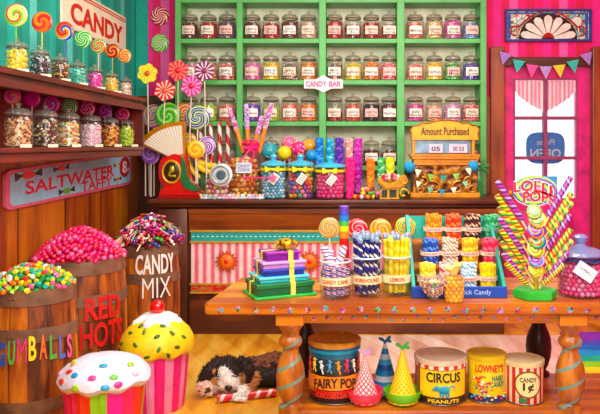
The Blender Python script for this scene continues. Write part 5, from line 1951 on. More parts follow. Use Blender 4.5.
cwm = glass('#fbfdfd', .01, '#e8eef2', .28)
defs = [
    # second row of glass jars on the table: x, Y, base y, R px, H px, colours, words
    (335.5, 2.99, 31, 47, ['#5a48a8', '#f4ecf0', '#c8406c', '#f0e8f0', '#3a58b8'], 'CANDY CANE', 'glass tumbler of blue pink and white candy canes'),
    (366.5, 3.03, 30, 62, ['#1c2a80', '#2c3c90', '#f2f0e0', '#2a2050'], 'HOREHOUND', 'glass jar of navy and cream candy sticks'),
    (396.5, 3.05, 29, 60, ['#f0d428', '#f8ec80', '#f4dc40', '#d8b820'], 'LEMON', 'glass jar of lemon yellow candy sticks'),
]
for x, Y, wpx, hpx, cols, txt, lab in defs:
    s = Y / F
    p = onT(x, Y)
    R = wpx / 2 * s
    hj = (.155 if txt == 'CANDY CANE' else .165)
    t = thing('candy_stick_jar', lab + f' with {txt} band', 'jar', p, None, 'glass jars of candy sticks on the table')
    obj('glass_body', MB().lathe([(0, .002), (R * .93, 0), (R, .01), (R, hj * .85), (R * .98, hj)], 32), cwm, t)
    obj('glass_rim', MB().torus((0, 0, hj), R * .97, .004), mat('#c8dae0', .2, var=0), t)
    bd = obj('paper_band', MB().patch(R + .001, .058, .092, -1.45, 1.45, .0015, 24), mat('#f4dcb0', .6, var=.08), t)
    text('band_lettering', txt, mat('#b8402c', .5, var=0), bd, R * (1.75 if len(txt) > 6 else 1.0), .017, on_cyl(R + .0028, .075), .02, .0006)
    n = 22
    m_ = barber(cols, 6, .3)
    m_top = barber(['#2f58a0', '#eef0e0', '#3a88b0', '#24408c'], 6)
    for k_ in range(n):
        q = (R * .80) * math.sqrt((k_ + .5) / n)
        a = k_ * 2.39996
        fl_ = 1.12 if txt != 'CANDY CANE' else 1.0
        ttl = hpx * s * (.96 + .05 * math.sin(k_ * 3.1))
        b0 = p + Vector((q * math.cos(a) * .9, q * math.sin(a) * .9, .014))
        e0 = p + Vector((q * math.cos(a + .2) * fl_, q * math.sin(a + .2) * fl_, ttl))
        if txt == 'CANDY CANE':
            if k_ in (4, 9, 14, 19, 2):
                continue
            e0 = p + Vector((q * math.cos(a), q * math.sin(a), hj * (.8 + .1 * (k_ % 3) / 2)))
        o = stick('candy_stick', b0, e0, R * .155, m_)
        dsc = {'CANDY CANE': 'striped pink and blue', 'HOREHOUND': 'navy and cream', 'LEMON': 'lemon yellow'}[txt]
        tag(o, f'{dsc} candy stick standing in the {txt} jar on the table', 'candy stick', f'sticks in the {txt.lower()} jar')
        if txt != 'CANDY CANE':
            d = (e0 - b0).normalized()
            o2 = link('wrapped_tip', BALL, m_top if txt == 'HOREHOUND' or k_ % 2 else m_, o)
            o2.matrix_world = Matrix()
            o2.location = (0, 0, .97)
            o2.scale = (1.25, 1.25, .07)
# thick wrapped sticks leaning out of the tumbler
for x0, y0, x1, y1, n in ((333, 268, 323.5, 247, 'left leaning'), (337, 270, 344, 246, 'right leaning'), (330, 270, 329.5, 250, 'upright')):
    o = stick('thick_candy_stick', W(x0, y0, 2.985), W(x1, y1, 2.985), .017, barber(['#e8e8f4', '#d8486c', '#f4f0f4', '#5a68c0', '#f4e4ec'], 3))
    tag(o, f'thick pink white and blue wrapped stick, {n}, out of the table tumbler', 'candy stick', 'thick wrapped sticks')
# rainbow tube
q0, q1 = W(344.5, 252, 3.1), W(344, 206, 3.1)
m, nt, b = new_mat('rainbow tube', .4)
v, x, y, z = coords(nt)
nt.links.new(vary(nt, ramp(nt, z, [('#d83a30', 0), ('#f08a2c', .62), ('#f0d830', .70), ('#48b048', .76), ('#2a80c8', .82), ('#4a58b8', .88), ('#6a48a8', .94)]), noise_tex(nt, v, 40), .8, 1.2), b.inputs['Base Color'])
q00 = Vector((q0.x, 3.12, TZ))
tag(stick('rainbow_tube', q00, Vector((q1.x, 3.12, q1.z)), .0215, m), 'tall rainbow striped candy tube standing behind the tumbler', 'candy stick')
# holder block and four big lollipops behind the jars
hb = tag(obj('lollipop_holder', MB().span(-.22, .22, -.03, .03, 0, .05, .008), DARKWOOD, None, onT(367, 3.35)), 'dark wood block holding four big lollipops behind the jars', 'holder')
for x, y, r, cs, lab, rp, tw in ((329.5, 228, 10.6, ['#e87820', '#f8b858', '#4a9a8a', '#f09438', '#f8d8a0'], 'orange and teal swirl lollipop, first of four behind the jars', 3, .8),
                                 (357, 229, 10.6, ['#d82840', '#f8c8c8', '#e03c50'], 'red swirl lollipop, second of four behind the jars', 3, .8),
                                 (380.5, 229.5, 11, ['#ee8024', '#f8c070', '#f09a3c'], 'orange swirl lollipop, third of four behind the jars', 3, .8),
                                 (405.5, 227.5, 10.6, ['#3aa05c', '#f0d850', '#e8783c', '#f0ecb8'], 'green and yellow swirl lollipop, fourth of four behind the jars', 3, .8)):
    p = W(x, y, 3.34)
    xx = max(-.17, min(.31, p.x))
    lollipop(p, r * 3.34 / F, cs, (p.x, 3.345, TZ + .051), lab, tw, rp, 'big lollipops behind the table jars')

# ---- tiered rack
RKX0, RKX1 = W(412, 0, 2.98).x, W(506, 0, 2.98).x
rc = onT(459, 3.14)
t = thing('candy_rack', 'teal sided three tier rack of stick candy bundles', 'rack', rc)
TEALW = mat('#2aa394', .45, var=.18, vs=9)
rk = lambda v: Vector(v) - rc
tz = [.775, .863, .955]
ty = [(2.985, 3.105), (3.105, 3.225), (3.225, 3.35)]
for sgn, x0, nm in ((-1, RKX0, 'side_panel'), (1, RKX1, 'side_panel')):
    P = [(2.975, .751), (2.975, .80), (3.30, 1.065), (3.36, 1.065), (3.36, .751)]
    mb = MB()
    xa, xb = (x0, x0 + .014) if sgn < 0 else (x0 - .014, x0)
    A = [mb.bm.verts.new(rk((xa, y, z))) for y, z in P]
    B = [mb.bm.verts.new(rk((xb, y, z))) for y, z in P]
    mb.bm.faces.new(A)
    mb.bm.faces.new(B[::-1])
    for i in range(len(P)):
        j = (i + 1) % len(P)
        mb.bm.faces.new((A[i], B[i], B[j], A[j]))
    obj(nm, mb, TEALW, t, smooth=False)
for i in range(3):
    a = rk((RKX0 + .014, ty[i][0], .751 if i == 0 else tz[i] - .012))
    b_ = rk((RKX1 - .014, 3.35 if i == 0 else ty[i][1], tz[i]))
    obj('tier', MB().span(a.x, b_.x, a.y, b_.y, a.z, b_.z), mat('#a8642c', .5, var=.2), t, smooth=False)
    if i:
        obj('riser', MB().span(a.x, b_.x, ty[i][0] - rc.y, ty[i][0] + .008 - rc.y, .776 - rc.z, tz[i] - .012 - rc.z), mat('#6a3a1c', .5, var=.2), t, smooth=False)
obj('back_panel', MB().span(rk((RKX0, 0, 0)).x, rk((RKX1, 0, 0)).x, 3.352 - rc.y, 3.362 - rc.y, .751 - rc.z, 1.06 - rc.z), TEALW, t, smooth=False)
fp = obj('front_panel', MB().span(rk((RKX0, 0, 0)).x - .002, rk((RKX1, 0, 0)).x + .002, 2.965 - rc.y, 2.977 - rc.y, .751 - rc.z, .800 - rc.z, .003), mat('#1f4fa8', .45, var=.12), t, smooth=False)
text('lettering', 'Stick Candy', mat('#a8c8ec', .5, var=0), fp, .135, .026, on_front(W(475, 0, 2.97).x - rc.x, 2.965 - rc.y, .774 - rc.z, .0004), .008, .001)
cols12 = [
    [(433, 'orange', ['#f08a20', '#f8b458', '#e87818']), (453, 'red orange', ['#e0502c', '#f08a60', '#d8402c']), (472, 'black and peach', ['#2c1c24', '#f0c8a8', '#6a2c30', '#3a2028']), (492, 'emerald green', ['#2aa868', '#78d0a0', '#1f9058'])],
    [(430, 'royal blue', ['#2050b0', '#6a98d8', '#1c409a']), (449.5, 'brown and white', ['#f4ece0', '#a8643c', '#f8f0e8', '#d8a880']), (469.5, 'golden yellow', ['#f0b820', '#f8e068', '#e8a010']), (490, 'coral pink', ['#ec4c6c', '#f48098', '#e83c60'])],
    [(427, 'lemon yellow', ['#f0d820', '#f8f080', '#e0b810']), (447, 'red and white', ['#d83a44', '#f8ece8', '#e8c0c0']), (468, 'sky blue and white', ['#f0f4f4', '#58a8d0', '#e8f0f4', '#a0d0e4']), (487.5, 'bright yellow', ['#f4cc10', '#f8e450', '#f0c010'])]]
for ri, row in enumerate(cols12):
    lvl = 2 - ri
    Yc = (ty[lvl][0] + ty[lvl][1]) / 2 + .004
    for ci, (x, nm, cs) in enumerate(row):
        s = Yc / F
        base = Vector((W(x, 0, Yc).x, Yc, tz[lvl] + .001))
        bundle(f'bundle of {nm} candy sticks, {["top", "middle", "front"][ri]} tier of the teal rack', base, 9.1 * s, 25.5 * s, cs, 17, '#f4d8cc' if nm != 'emerald green' else '#5ac0a0', 'CANDY', 3.2,
               .06, group='candy stick bundles in the teal rack')

# ---- bags of sweets leaning on the rack
film = glass('#ffffff', .03, '#f4f4f4', .5)
p = onT(433.5, 2.90)
t = thing('candy_bag', 'clear cone bag of tiny multicoloured sweets in front of the rack', 'bag', p)
mb = MB()
core = MB()
rn = random.Random(12)
for i in range(260):
    z = .014 + .073 * math.sqrt(rn.random())
    w_ = .012 + .052 * (z / .087)
    a = rn.uniform(0, 2 * PI)
    q = rn.uniform(.75, 1)
    core.ball((w_ * q * math.cos(a), .55 * w_ * q * math.sin(a), z), .0062, 1)
core.lathe([(0, .014), (.012, .014), (.055, .083), (0, .083)], 14, Matrix.Diagonal((1, .5, 1, 1)))
c_ = obj('sweets', core, pal(['#e04030', '#f0a030', '#3a8ac8', '#48a048', '#f0e060', '#e870a0', '#6a3a80', '#f4f0e0', '#2a3a80']), t)
c_['kind'] = 'stuff'
prof = [(0, .002), (.014, .006), (.040, .05), (.066, .088), (.058, .100), (.074, .112)]
mb.lathe(prof, 28, Matrix.Diagonal((1, .58, 1, 1)))
obj('film', mb, film, t)
p = onT(454, 2.90)
t = thing('candy_bag', 'bag of orange round sweets tied with yellow ruffle in front of the rack', 'bag', p)
core = MB()
for i in range(13):
    for j in range(7):
        a = 2 * PI * (i + .5 * (j % 2)) / 9
        z = .01 + .0145 * j
        w_ = .026 + .004 * math.sin(j / 6 * PI)
        if i < 9:
            core.ball((w_ * math.cos(a), w_ * .8 * math.sin(a), z), .0125, 2)
core.lathe([(0, .004), (.024, .004), (.024, .1), (0, .108)], 12, Matrix.Diagonal((1, .8, 1, 1)))
c_ = obj('sweets', core, pal(['#f09a24', '#f4ac3c', '#e88818', '#f0b050']), t)
c_['kind'] = 'stuff'
obj('film', MB().lathe([(0, .001), (.036, .003), (.039, .05), (.036, .1), (.012, .118), (.034, .145)], 26, Matrix.Diagonal((1, .85, 1, 1))), film, t)
rf = MB()
rf.lathe([(.008, .112), (.016, .118), (.036, .15), (.03, .152), (.010, .122), (.0, .12)], 40)
for v_ in rf.bm.verts:
    a = math.atan2(v_.co.y, v_.co.x)
    if v_.co.z > .14:
        k_ = 1 + .12 * math.cos(a * 5)
        v_.co.x *= k_
        v_.co.y *= k_
        v_.co.z += .005 * math.cos(a * 5 + 1) + .012 * math.cos(a)
obj('ruffle', rf, mat('#f0e48c', .5, var=.15), t)
obj('tie', MB().torus((0, 0, .116), .011, .004, n=16, k=6), mat('#f4ecc0', .5), t)

# ---- lollipop stand
bc = onT(535, 2.99)
t = thing('lollipop_stand', 'green hexagonal stand with centre post full of candy sticks', 'stand', bc)
hx = [(.095 * math.cos(PI / 3 * i + .0), .095 * math.sin(PI / 3 * i + .0)) for i in range(6)]
mb = MB()
mb.prism(hx, .035, Matrix(((1, 0, 0, 0), (0, 0, 1, 0), (0, -1, 0, .035), (0, 0, 0, 1))))
bmesh.ops.bevel(mb.bm, geom=mb.bm.edges[:], offset=.004, segments=2, affect='EDGES')
obj('base', mb, mat('#3cb044', .45, var=.15, vs=12), t, smooth=False)
obj('post', MB().cyl((0, 0, .03), (0, 0, .34), .014, .011), mat('#c8a43c', .5, var=.2), t)
YS = 2.96
for side, tips in ((-1, [(497, 181), (496.5, 195), (498.5, 207), (499.5, 218), (501, 230), (501, 242), (503, 253), (506, 263)]), (1, [(571, 177), (571.5, 193), (572, 202), (571, 214), (571, 229), (572, 240), (568, 252), (564, 264)])):
    for i, (x, y) in enumerate(tips):
        Y = YS - .005 * i + .03
        xi, yi = 535 + side * (8 - .6 * i), y + (47 - 1.5 * i)
        tip, inn = W(x, y, Y), W(xi, yi, Y)
        inn.z = max(inn.z, TZ + .045)
        cs = [['#5a3a98', '#d0488e', '#34348c', '#e0a0c8'], ['#e0c020', '#3a8a2c', '#f0e060', '#c84a20'], ['#8ab028', '#f0e070', '#d85a24', '#2c7a4a']][(0, 1, 2, 0, 1, 2, 0, 1)[i]]
        root = thing('candy_stick_lollipop', f'{["purple and pink", "yellow and green", "olive and orange"][(0, 1, 2, 0, 1, 2, 0, 1)[i]]} spiral stick, {["first", "second", "third", "fourth", "fifth", "sixth", "seventh", "eighth"][i]} from top on stand\'s {"left" if side < 0 else "right"} side',
                     'candy stick', inn, None, 'spiral sticks fanned in the lollipop stand')
        d = tip - inn
        stick('spiral_candy', d * .16, d, .0125, barber(cs, 5), root)
        dn = Vector((-side * .001, 0, -.02))
        e = Vector((bc.x + side * .012, bc.y - .02, max(TZ + .04, inn.z - .05))) - inn
        stick('paper_stick', e, d * .4, .004, mat('#f0e0a0', .5, var=0), root)
for i, (x, y, r) in enumerate(((534.5, 211.5, 8), (537.5, 219, 9), (536, 229.5, 9.5), (537.5, 240, 9), (536, 249, 9), (536.5, 259, 8.5), (536, 269, 8))):
    p = W(x, y, 2.90 - .002 * i)
    cs = [['#3a8a30', '#f0d840', '#2050a0', '#90c040'], ['#d0b820', '#2a7a38', '#e88a1c', '#e8e070'], ['#5a30a8', '#d02838', '#f0a020', '#2a60b8'], ['#e8c820', '#d83820', '#309a30', '#2858b0'], ['#d8cc20', '#409030', '#e87c18', '#f0e880'], ['#3a3498', '#c050b0', '#2880b0', '#d8a0d8'], ['#d0c820', '#389030', '#f0e060', '#e06018']][i]
    nm = ['green blue and yellow', 'olive and amber', 'purple and red', 'yellow red and green', 'lime and orange', 'indigo and pink', 'yellow green']
    lollipop(p, r * 2.9 / F, cs, (bc.x, bc.y - .018, max(p.z - .06, TZ + .04)), f'{nm[i]} swirl lollipop in the centre column of the stand', 1.1, 1 if i % 2 else 2, 'lollipops in the centre of the stand', tilt=(-.45, .15 * (-1) ** i, 0))
sc = W(535, 191.5, 3.03)
t = thing('lollipops_sign', 'round LOLLI POPS sign with swirled border above the green stand', 'sign', sc)
hw, hh = 22.5 * 3.03 / F, 15.5 * 3.03 / F
obj('board', MB().lathe([(0, -.006), (1, -.006), (1, .006), (0, .006)], 48, Matrix.Rotation(PI / 2, 4, 'X')), swirl(['#3a78b8', '#e8d848', '#78b850', '#4a58a8', '#f0ecc0', '#c8588c'], 2.2, 1), t, (0, 0, 0), None, (hw, 1, hh))
obj('corner_board', MB().span(0, hw * .98, -.003, .006, 0, hh * .98), mat('#3f86b8', .5, var=.2), t, smooth=False)
LR, LWH = mat('#d83a48', .4, var=.05), mat('#f8f0f0', .5, var=0)
for s_, zz, xo in (('LOLLI', .022, -.012), ('POPS', -.024, .014)):
    fw = .165 if s_ == 'LOLLI' else .135
    wave = lambda x, y, zz=zz, xo=xo: Vector((xo + x, 0, zz + y + (.010 * math.cos(x * 26) - .006) - x * .10))
    for m_, bo, dd, nm in ((LWH, .10, .0065, 'lettering_outline'), (LR, .045, .0085, 'lettering')):
        text(nm, s_, m_, t, fw, .047 if m_ is LR else .054, lambda x, y, d: wave(x, y) + Vector((0, -dd - d * .5, 0)), bo, .002)
stick('sign_stick', (0, .012, -hh * .8), Vector((bc.x, bc.y + .02, TZ + .036)) - sc, .005, WHITE, t)

# ---- big jar of pink gumballs
p = onT(580.5, 3.03)
pk = [('hot pink', '#f85a9c', 'hot pink gumball in the big table jar', 'gumballs in the big table jar'), ('pale pink', '#fa90c0', 'pale pink gumball in the big table jar', 'gumballs in the big table jar'), ('deep pink', '#f03c84', 'deep pink gumball in the big table jar', 'gumballs in the big table jar')]
R = 22.5 * 3.0 / F
t = ball_jar('candy_jar', 'big round jar of pink gumballs on the right table end', p, R, .175, pk, .0115, 'pink_gumball', 1.0, seed=9)
LB = glass('#b8c4e4', .55, '#98a8d8', .5)
obj('lid', MB().lathe([(R * .7, .172), (R * 1.02, .172), (R * 1.1, .18), (R * 1.04, .192), (R * .6, .206), (R * .3, .212), (R * .2, .222), (R * .3, .24), (R * .34, .252), (R * .22, .262), (0, .264)], 36), LB, t)
obj('navy_ribbon', MB().lathe([(R * .86, .155), (R * 1.0, .155), (R * 1.0, .166), (R * .86, .166)], 32).tube([(-.03, -R * 1.0, .16), (-.045, -R * .99, .135), (-.04, -R * 1.0, .12)], .004, 6).tube([(.0, -R * 1.02, .16), (.03, -R, .15), (.055, -R * .95, .162)], .004, 6), mat('#2c3468', .5), t)
tgm = Matrix.Translation((-.012, -R * 1.03, .118)) @ Matrix.Rotation(.6, 4, 'Y')
tg = obj('tag', MB().box((0, 0, 0), (.09, .003, .058), bev=.001), mat('#f0f0f6', .5, var=.05), t, tgm.to_translation(), tgm.to_euler(), smooth=False)
text('tag_lettering', 'GUMBALLS', mat('#3a3a58', .5, var=0), tg, .062, .012, on_front(0, -.0016, .004), 0, .0006)

# ------------------------------------------------------------------ on the lower shelf of the table
SZ = SHZ + .0005


def onS(p, Y):
    return Vector((W(p, 0, Y).x, Y, SZ))


def tin(label, x, Y, wpx, hpx, bodymat, lidm=None, rimm=None, name='candy_tin', lidover=.004):
    s = Y / F
    R, H = wpx / 2 * s, hpx * s
    t = thing(name, label, 'tin', onS(x, Y))
    obj('tin_body', MB().lathe([(0, 0), (R * .98, 0), (R, .004), (R, H - .012), (0, H - .012)], 40), bodymat, t)
    obj('bottom_rim', MB().torus((0, 0, .005), R, .003, n=40, k=6), METAL, t)
    if lidm:
        obj('lid', MB().lathe([(R + .001, H - .02), (R + lidover, H - .02), (R + lidover, H - .002), (R * .95, H), (R * .9, H - .004), (0, H - .004)], 40), lidm, t)
    return t, R, H


# FAIRY POP tin
FB, nt, b = new_mat('fairy tin print', .25, .2, coat=.3)
v, x, y, z = coords(nt)
nt.links.new(vary(nt, ramp(nt, mth(nt, 'DIVIDE', z, .31), [('#1c1414', 0), ('#a83a34', .09), ('#1c1414', .13), ('#d83c3c', .15), ('#1c1414', .19), ('#1a1a20', .22), ('#123848', .45), ('#1a6488', .62), ('#2a88a8', .76), ('#38687a', .86)]), noise_tex(nt, v, 14), .75, 1.25), b.inputs['Base Color'])
t, R, H = tin('tall dark blue FAIRY POP tin with cork coloured lid', 334.5, 3.06, 51, 59, FB, mat('#b8803c', .6, .1, var=.35, vs=40))
obj('neck_band', MB().patch(R, H * .83, H * .875, -PI * .99, PI * .99, .003, 40), mat('#3a9ab8', .3, .3, var=.2), t)
bn = obj('orange_band', MB().patch(R, H * .25, H * .47, -1.5, 1.5, .0015, 30), mat('#e88a24', .45, var=.15), t)
text('lettering', 'FAIRY POP', mat('#20181c', .5, var=0), bn, R * 1.8, .042, lambda x, y, d: on_cyl(R + .002, H * .355 , .05)(x, y + .012 * math.cos(x * 16) - .008, d), .04, .0008)
cl = ['#d84848', '#e8c848', '#d8e4ec', '#58a8d8', '#e8a03c', '#d84878', '#e8e0c8', '#c84038']
for i in range(8):
    a = -1.15 + i * .33
    g = MB()
    zc = H * .60 + .006 * (i % 2)
    P = lambda x_, z_: (lambda aa: Vector(((R + .002) * math.sin(aa), -(R + .002) * math.cos(aa), z_)))(a + x_ / R)
    g.ball(P(0, zc + .028), .0065, 1)
    g.tube([P(0, zc + .02), P(.001, zc)], [.004, .0075], 6)
    s_ = 1 if i % 2 else -1
    g.tube([P(0, zc + .016), P(.012 * s_, zc + .028)], .0022, 5).tube([P(0, zc + .016), P(-.012 * s_, zc + .01)], .0022, 5)
    g.tube([P(0, zc), P(.008, zc - .024)], .0026, 5).tube([P(0, zc), P(-.009 * s_, zc - .02)], .0026, 5)
    obj('printed_dancer', g, mat(cl[i], .5, var=0), t)
lt = text('lower_lettering', 'POPCORN SWEET', mat('#e05048', .5, var=0), t, R * 1.6, .02, on_cyl(R, H * .155, .05, .001), .02, .0008)

# party hats in bowls
def cone_hat(label, x, Y, y0, ytip, wpx, mt, bowlc=None, bow=None, lab2=None, bowlw=None):
    s = Y / F
    p = onS(x, Y)
    H = (y0 - ytip) * s
    R = wpx / 2 * s
    zb = .012 if bowlc else 0
    if bowlc:
        rb_ = bowlw / 2 * s
        tag(obj('bowl', MB().lathe([(0, .0), (rb_ * .62, .0), (rb_ * .95, .03), (rb_, .058), (rb_ * .96, .058), (rb_ * .9, .034), (rb_ * .6, .008), (0, .008)], 40), mat(bowlc[1], .3, coat=.4, var=.08), None, p),
            f'{bowlc[0]} bowl under the {lab2} on the lower table shelf', 'bowl')
    t = thing('party_hat', label, 'hat', p + Vector((0, 0, zb)))
    # unit cone scaled, so the print follows its height
    obj('cone', MB().lathe([(0, 0), (1, 0), (.96, .02), (.5, .5), (.10, .92), (.05, .95), (0, .95)], 40), mt, t, (0, 0, 0), None, (R, R, H))
    q = MB()
    zt = H * .96
    for sg_, an in ((-1, .5), (1, .9), (1, -.4)):
        q.ball((sg_ * .016, 0, zt + .008 + .008 * an), .011, 2, (1.5, .6, .7), Matrix.Rotation(-sg_ * an, 4, 'Y'))
    q.ball((0, 0, zt), .009, 2)
    obj('bow', q, mat(bow, .5, var=.1), t)
    return t


cone_hat('blue and white banded party cone behind the two waffle cones', 385, 3.22, 393, 349, 26, None or (lambda: None)() or stripes('banded hat', ['#2a90d8', '#e8f0f8', '#3a9ad8', '#1f6ac0', '#58b8e8', '#d0e8f4'], .7, 2, .5, var=0), None, '#3a88c0')
tag(obj('teal_cup', MB().lathe([(0, 0), (.05, 0), (.062, .006), (.064, .012), (0, .012)], 28), mat('#2aa8a0', .4), None, onS(388, 3.09) + Vector((0, 0, 0))), 'flat teal dish between the two waffle cones', 'dish')
cone_hat('pink waffle lattice cone with pale bow standing in a bowl', 365, 2.985, 400, 352, 29, lattice('#f4e4dc', '#d8506c', 12, 9, .34), ('coral pink', '#e8506c'), '#d8a8d8', 'pink waffle cone', 37)
cone_hat('yellow waffle lattice cone with green bow standing in a bowl', 402.5, 2.985, 400, 346, 31, lattice('#f0a818', '#f4d840', 14, 10, .3), ('lime green', '#6cc83c'), '#48b048', 'yellow waffle cone', 37.5)

# CIRCUS tin: check band, yellow panel
CB, nt, b = new_mat('circus tin print', .35, coat=.3)
v, x, y, z = coords(nt)
a, r = polar(nt, x, y)
H0 = 43.5 * 3.05 / F
zn = mth(nt, 'DIVIDE', z, H0)
f = mth(nt, 'LESS_THAN', mth(nt, 'FRACT', mth(nt, 'MULTIPLY', a, 16)), .5)
vert = ramp(nt, f, [('#f2e2d0', 0), ('#c8382c', .5)])
chk = mth(nt, 'LESS_THAN', mth(nt, 'FRACT', mth(nt, 'ADD', mth(nt, 'MULTIPLY', mth(nt, 'GREATER_THAN', zn, .93), .5), mth(nt, 'MULTIPLY', a, 16))), .5)
chk_c = ramp(nt, chk, [('#f4e8da', 0), ('#d0443c', .5)])
body_c = ramp(nt, mth(nt, 'LESS_THAN', mth(nt, 'FRACT', mth(nt, 'MULTIPLY', a, 36)), .5), [('#3a2018', 0), ('#d88a5c', .5)])
mxn = nt.nodes.new('ShaderNodeMix')
mxn.data_type = 'RGBA'
nt.links.new(mth(nt, 'GREATER_THAN', zn, .80), mxn.inputs[0])
nt.links.new(body_c, mxn.inputs[6])
nt.links.new(chk_c, mxn.inputs[7])
nt.links.new(mxn.outputs[2], b.inputs['Base Color'])
t, R, H = tin('CIRCUS tin with yellow panel and red white checked top band', 440.5, 3.05, 51, 43.5, CB, mat('#d8c8b0', .4, .2, var=.15))
yp = obj('yellow_panel', MB().patch(R, H * .20, H * .78, -1.0, 1.0, .0015, 24), mat('#f0c818', .45, var=.12), t)
text('lettering', 'CIRCUS', mat('#241810', .5, var=0), yp, R * 1.38, .042, on_cyl(R + .0018, H * .635), .05, .0008)
el = MB()
P = lambda x_, z_: on_cyl(R + .002, H * .37)(x_, z_, 0)
el.ball(P(0, 0), .02, 2, (1.3, .3, .9)).ball(P(-.03, .006), .012, 2, (1, .4, 1)).tube([P(-.036, .004), P(-.046, -.006), P(-.05, .006)], .003, 6)
for q in (-.016, -.006, .008, .018):
    el.tube([P(q, -.008), P(q + .003, -.03)], .004, 6)
el.tube([P(.02, .01), P(.04, .018), P(.05, .004)], .003, 6)
obj('blue_animal_mark', el, mat('#3a9ab8', .5, var=.3, vs=60), yp)
gl = obj('lower_panel', MB().patch(R, H * .05, H * .18, -1.05, 1.05, .002, 24), mat('#2c2014', .5), t)
text('lower_lettering', 'PEANUTS', mat('#e8c83c', .5, var=0), gl, R * 1.25, .016, on_cyl(R + .0022, H * .115), .03, .0008)

# LOWNEY'S tin
t, R, H = tin("yellow LOWNEY'S HARD CANDY tin between the two red striped tins", 486.5, 3.05, 38, 45.5, mat('#ead050', .4, var=.15, coat=.3), mat('#d8bc48', .4, .2, var=.15))
text('lettering', "LOWNEY'S", mat('#c8302c', .5, var=0), t, R * 1.55, .034, lambda x, y, d: on_cyl(R, H * .735, 0, .001)(x, y + .006 * math.cos(x * 22), d), .05, .0008)
text('lettering', 'HARD\nCANDY', mat('#2a7a6a', .5, var=0), t, R * .85, .048, on_cyl(R, H * .48, .42, .001), .05, .0008)
mk = MB()
rn = random.Random(6)
for i in range(40):
    x_, z_ = rn.gauss(-.38, .22) * R, H * .34 + rn.gauss(0, .022)
    mk.ball(on_cyl(R, 0)(x_, z_, .0005), rn.uniform(.004, .008), 1, (1, .5, 1))
obj('printed_sweets', mk, pal(['#d84038', '#f4f0e0', '#3a80b0', '#e8903c', '#d83c3c', '#f0d8b0', '#48904c']), t)
obj('printed_ring', MB().torus(on_cyl(R, H * .47)(-.38 * R, 0, .001), .022, .003, Matrix.Rotation(PI / 2 , 4, 'X')), mat('#d84038', .5), t)
bb = MB().patch(R, .004, H * .16, -1.3, 1.3, .001, 20)
obj('blue_foot', bb, mat('#28386a', .4, var=.2), t)
sd = MB()
for i in range(12):
    sd.ball(on_cyl(R, 0)(R * (-1.0 + i * .18), H * (.10 + .04 * (i % 3)), .002), .005, 1, (1.4, .5, 1))
obj('printed_candy', sd, pal(['#d84038', '#f0d040', '#f4f0e0', '#48a0c0']), t)

# CANDY 1c tin
ST, nt, b = new_mat('red striped tin', .35, coat=.3)
v, x, y, z = coords(nt)
a, r = polar(nt, x, y)
nt.links.new(ramp(nt, mth(nt, 'FRACT', mth(nt, 'MULTIPLY', a, 17)), [('#f0ddc4', 0), ('#c83830', .48)]), b.inputs['Base Color'])
t, R, H = tin('red and cream striped CANDY 1¢ tin at the right end', 523.5, 3.03, 39, 41.5, ST, mat('#dccfa0', .4, .2, var=.12))
pl = MB()
n = 28
for rr_, m_, dd, nm in ((1.14, '#7a4a1c', .001, 'oval_border'), (1.0, '#e8d8a0', .002, 'oval_label')):
    pl = MB()
    V = [pl.bm.verts.new(on_cyl(R, H * .50)(R * .62 * rr_ * math.cos(2 * PI * i / n), H * .285 * rr_ * math.sin(2 * PI * i / n), dd)) for i in range(n)]
    for g_ in range(n // 2 - 1):
        i0, i1 = g_, g_ + 1
        j0, j1 = (n - g_) % n, (n - g_ - 1) % n
        vs_ = []
        for q_ in (V[i0], V[i1], V[j1], V[j0]):
            if q_ not in vs_:
                vs_.append(q_)
        if len(vs_) > 2:
            pl.bm.faces.new(vs_)
    vs_ = [V[n // 2 - 1], V[n // 2], V[n // 2 + 1]]
    pl.bm.faces.new(vs_)
    obj(nm, pl, mat(m_, .5, var=.1), t, smooth=False)
text('lettering', 'CANDY', mat('#3a2c20', .5, var=0), t, R * .85, .020, on_cyl(R, H * .61, 0, .0025), .03, .0008)
text('lettering', '1¢', mat('#2c2420', .5, var=0), t, R * .55, .040, on_cyl(R, H * .43, 0, .0025), .05, .0008)
gm_ = MB().box((0, 0, 0), (.03, .004, .018))
q = on_cyl(R, H * .13)(-.25 * R, 0, .002)
obj('green_mark', gm_, mat('#2f7a48', .5), t, q, (0, .3, -.2), smooth=False)
# ------------------------------------------------------------------ puppy and its candy cane
B0 = W(240, 0, 3.95)
B0.z = 0
BLK, BRN, TAN, WHT, PNK = '#241814', '#70432e', '#b88a5c', '#f4f0ec', '#e8c8ba'
balls = []


def pb_(x, y, Y, rp, c, sc=(1, 1, 1)):
    balls.append((W(x, y, Y) - B0, rp * Y / F, c, sc))


def chain(a, b_, n, c0, c1=None):
    for i in range(n + 1):
        u = i / n
        pb_(*[a[j] + (b_[j] - a[j]) * u for j in range(4)], c0 if (c1 is None or u < .5) else c1)


chain((252, 370, 4.10, 13), (276, 369, 4.17, 14.5), 4, BRN)
chain((276, 369, 4.17, 14.5), (300, 374, 4.16, 12.5), 4, BRN)
chain((250, 376, 4.05, 11), (272, 378, 4.06, 9), 3, BLK)
chain((285, 380, 4.05, 9), (298, 384, 3.98, 7), 3, BLK)
chain((298, 388, 3.97, 6), (284, 391, 3.93, 5), 3, BLK, WHT)
pb_(244, 371, 4.05, 12, BLK)
pb_(228, 369, 4.00, 13, BLK)                 # skull
pb_(221, 370, 3.97, 9, BLK)
pb_(236, 371, 3.97, 9, BLK)
chain((223.5, 372, 3.925, 5.2), (229.5, 383, 3.885, 7.5), 3, WHT)   # blaze into muzzle
pb_(225, 385, 3.89, 6.6, WHT)
pb_(234, 384, 3.89, 6.8, WHT)
pb_(229.5, 391, 3.90, 5, WHT)
pb_(217, 379, 3.93, 5.5, BLK)
pb_(240, 380, 3.95, 6.5, TAN)
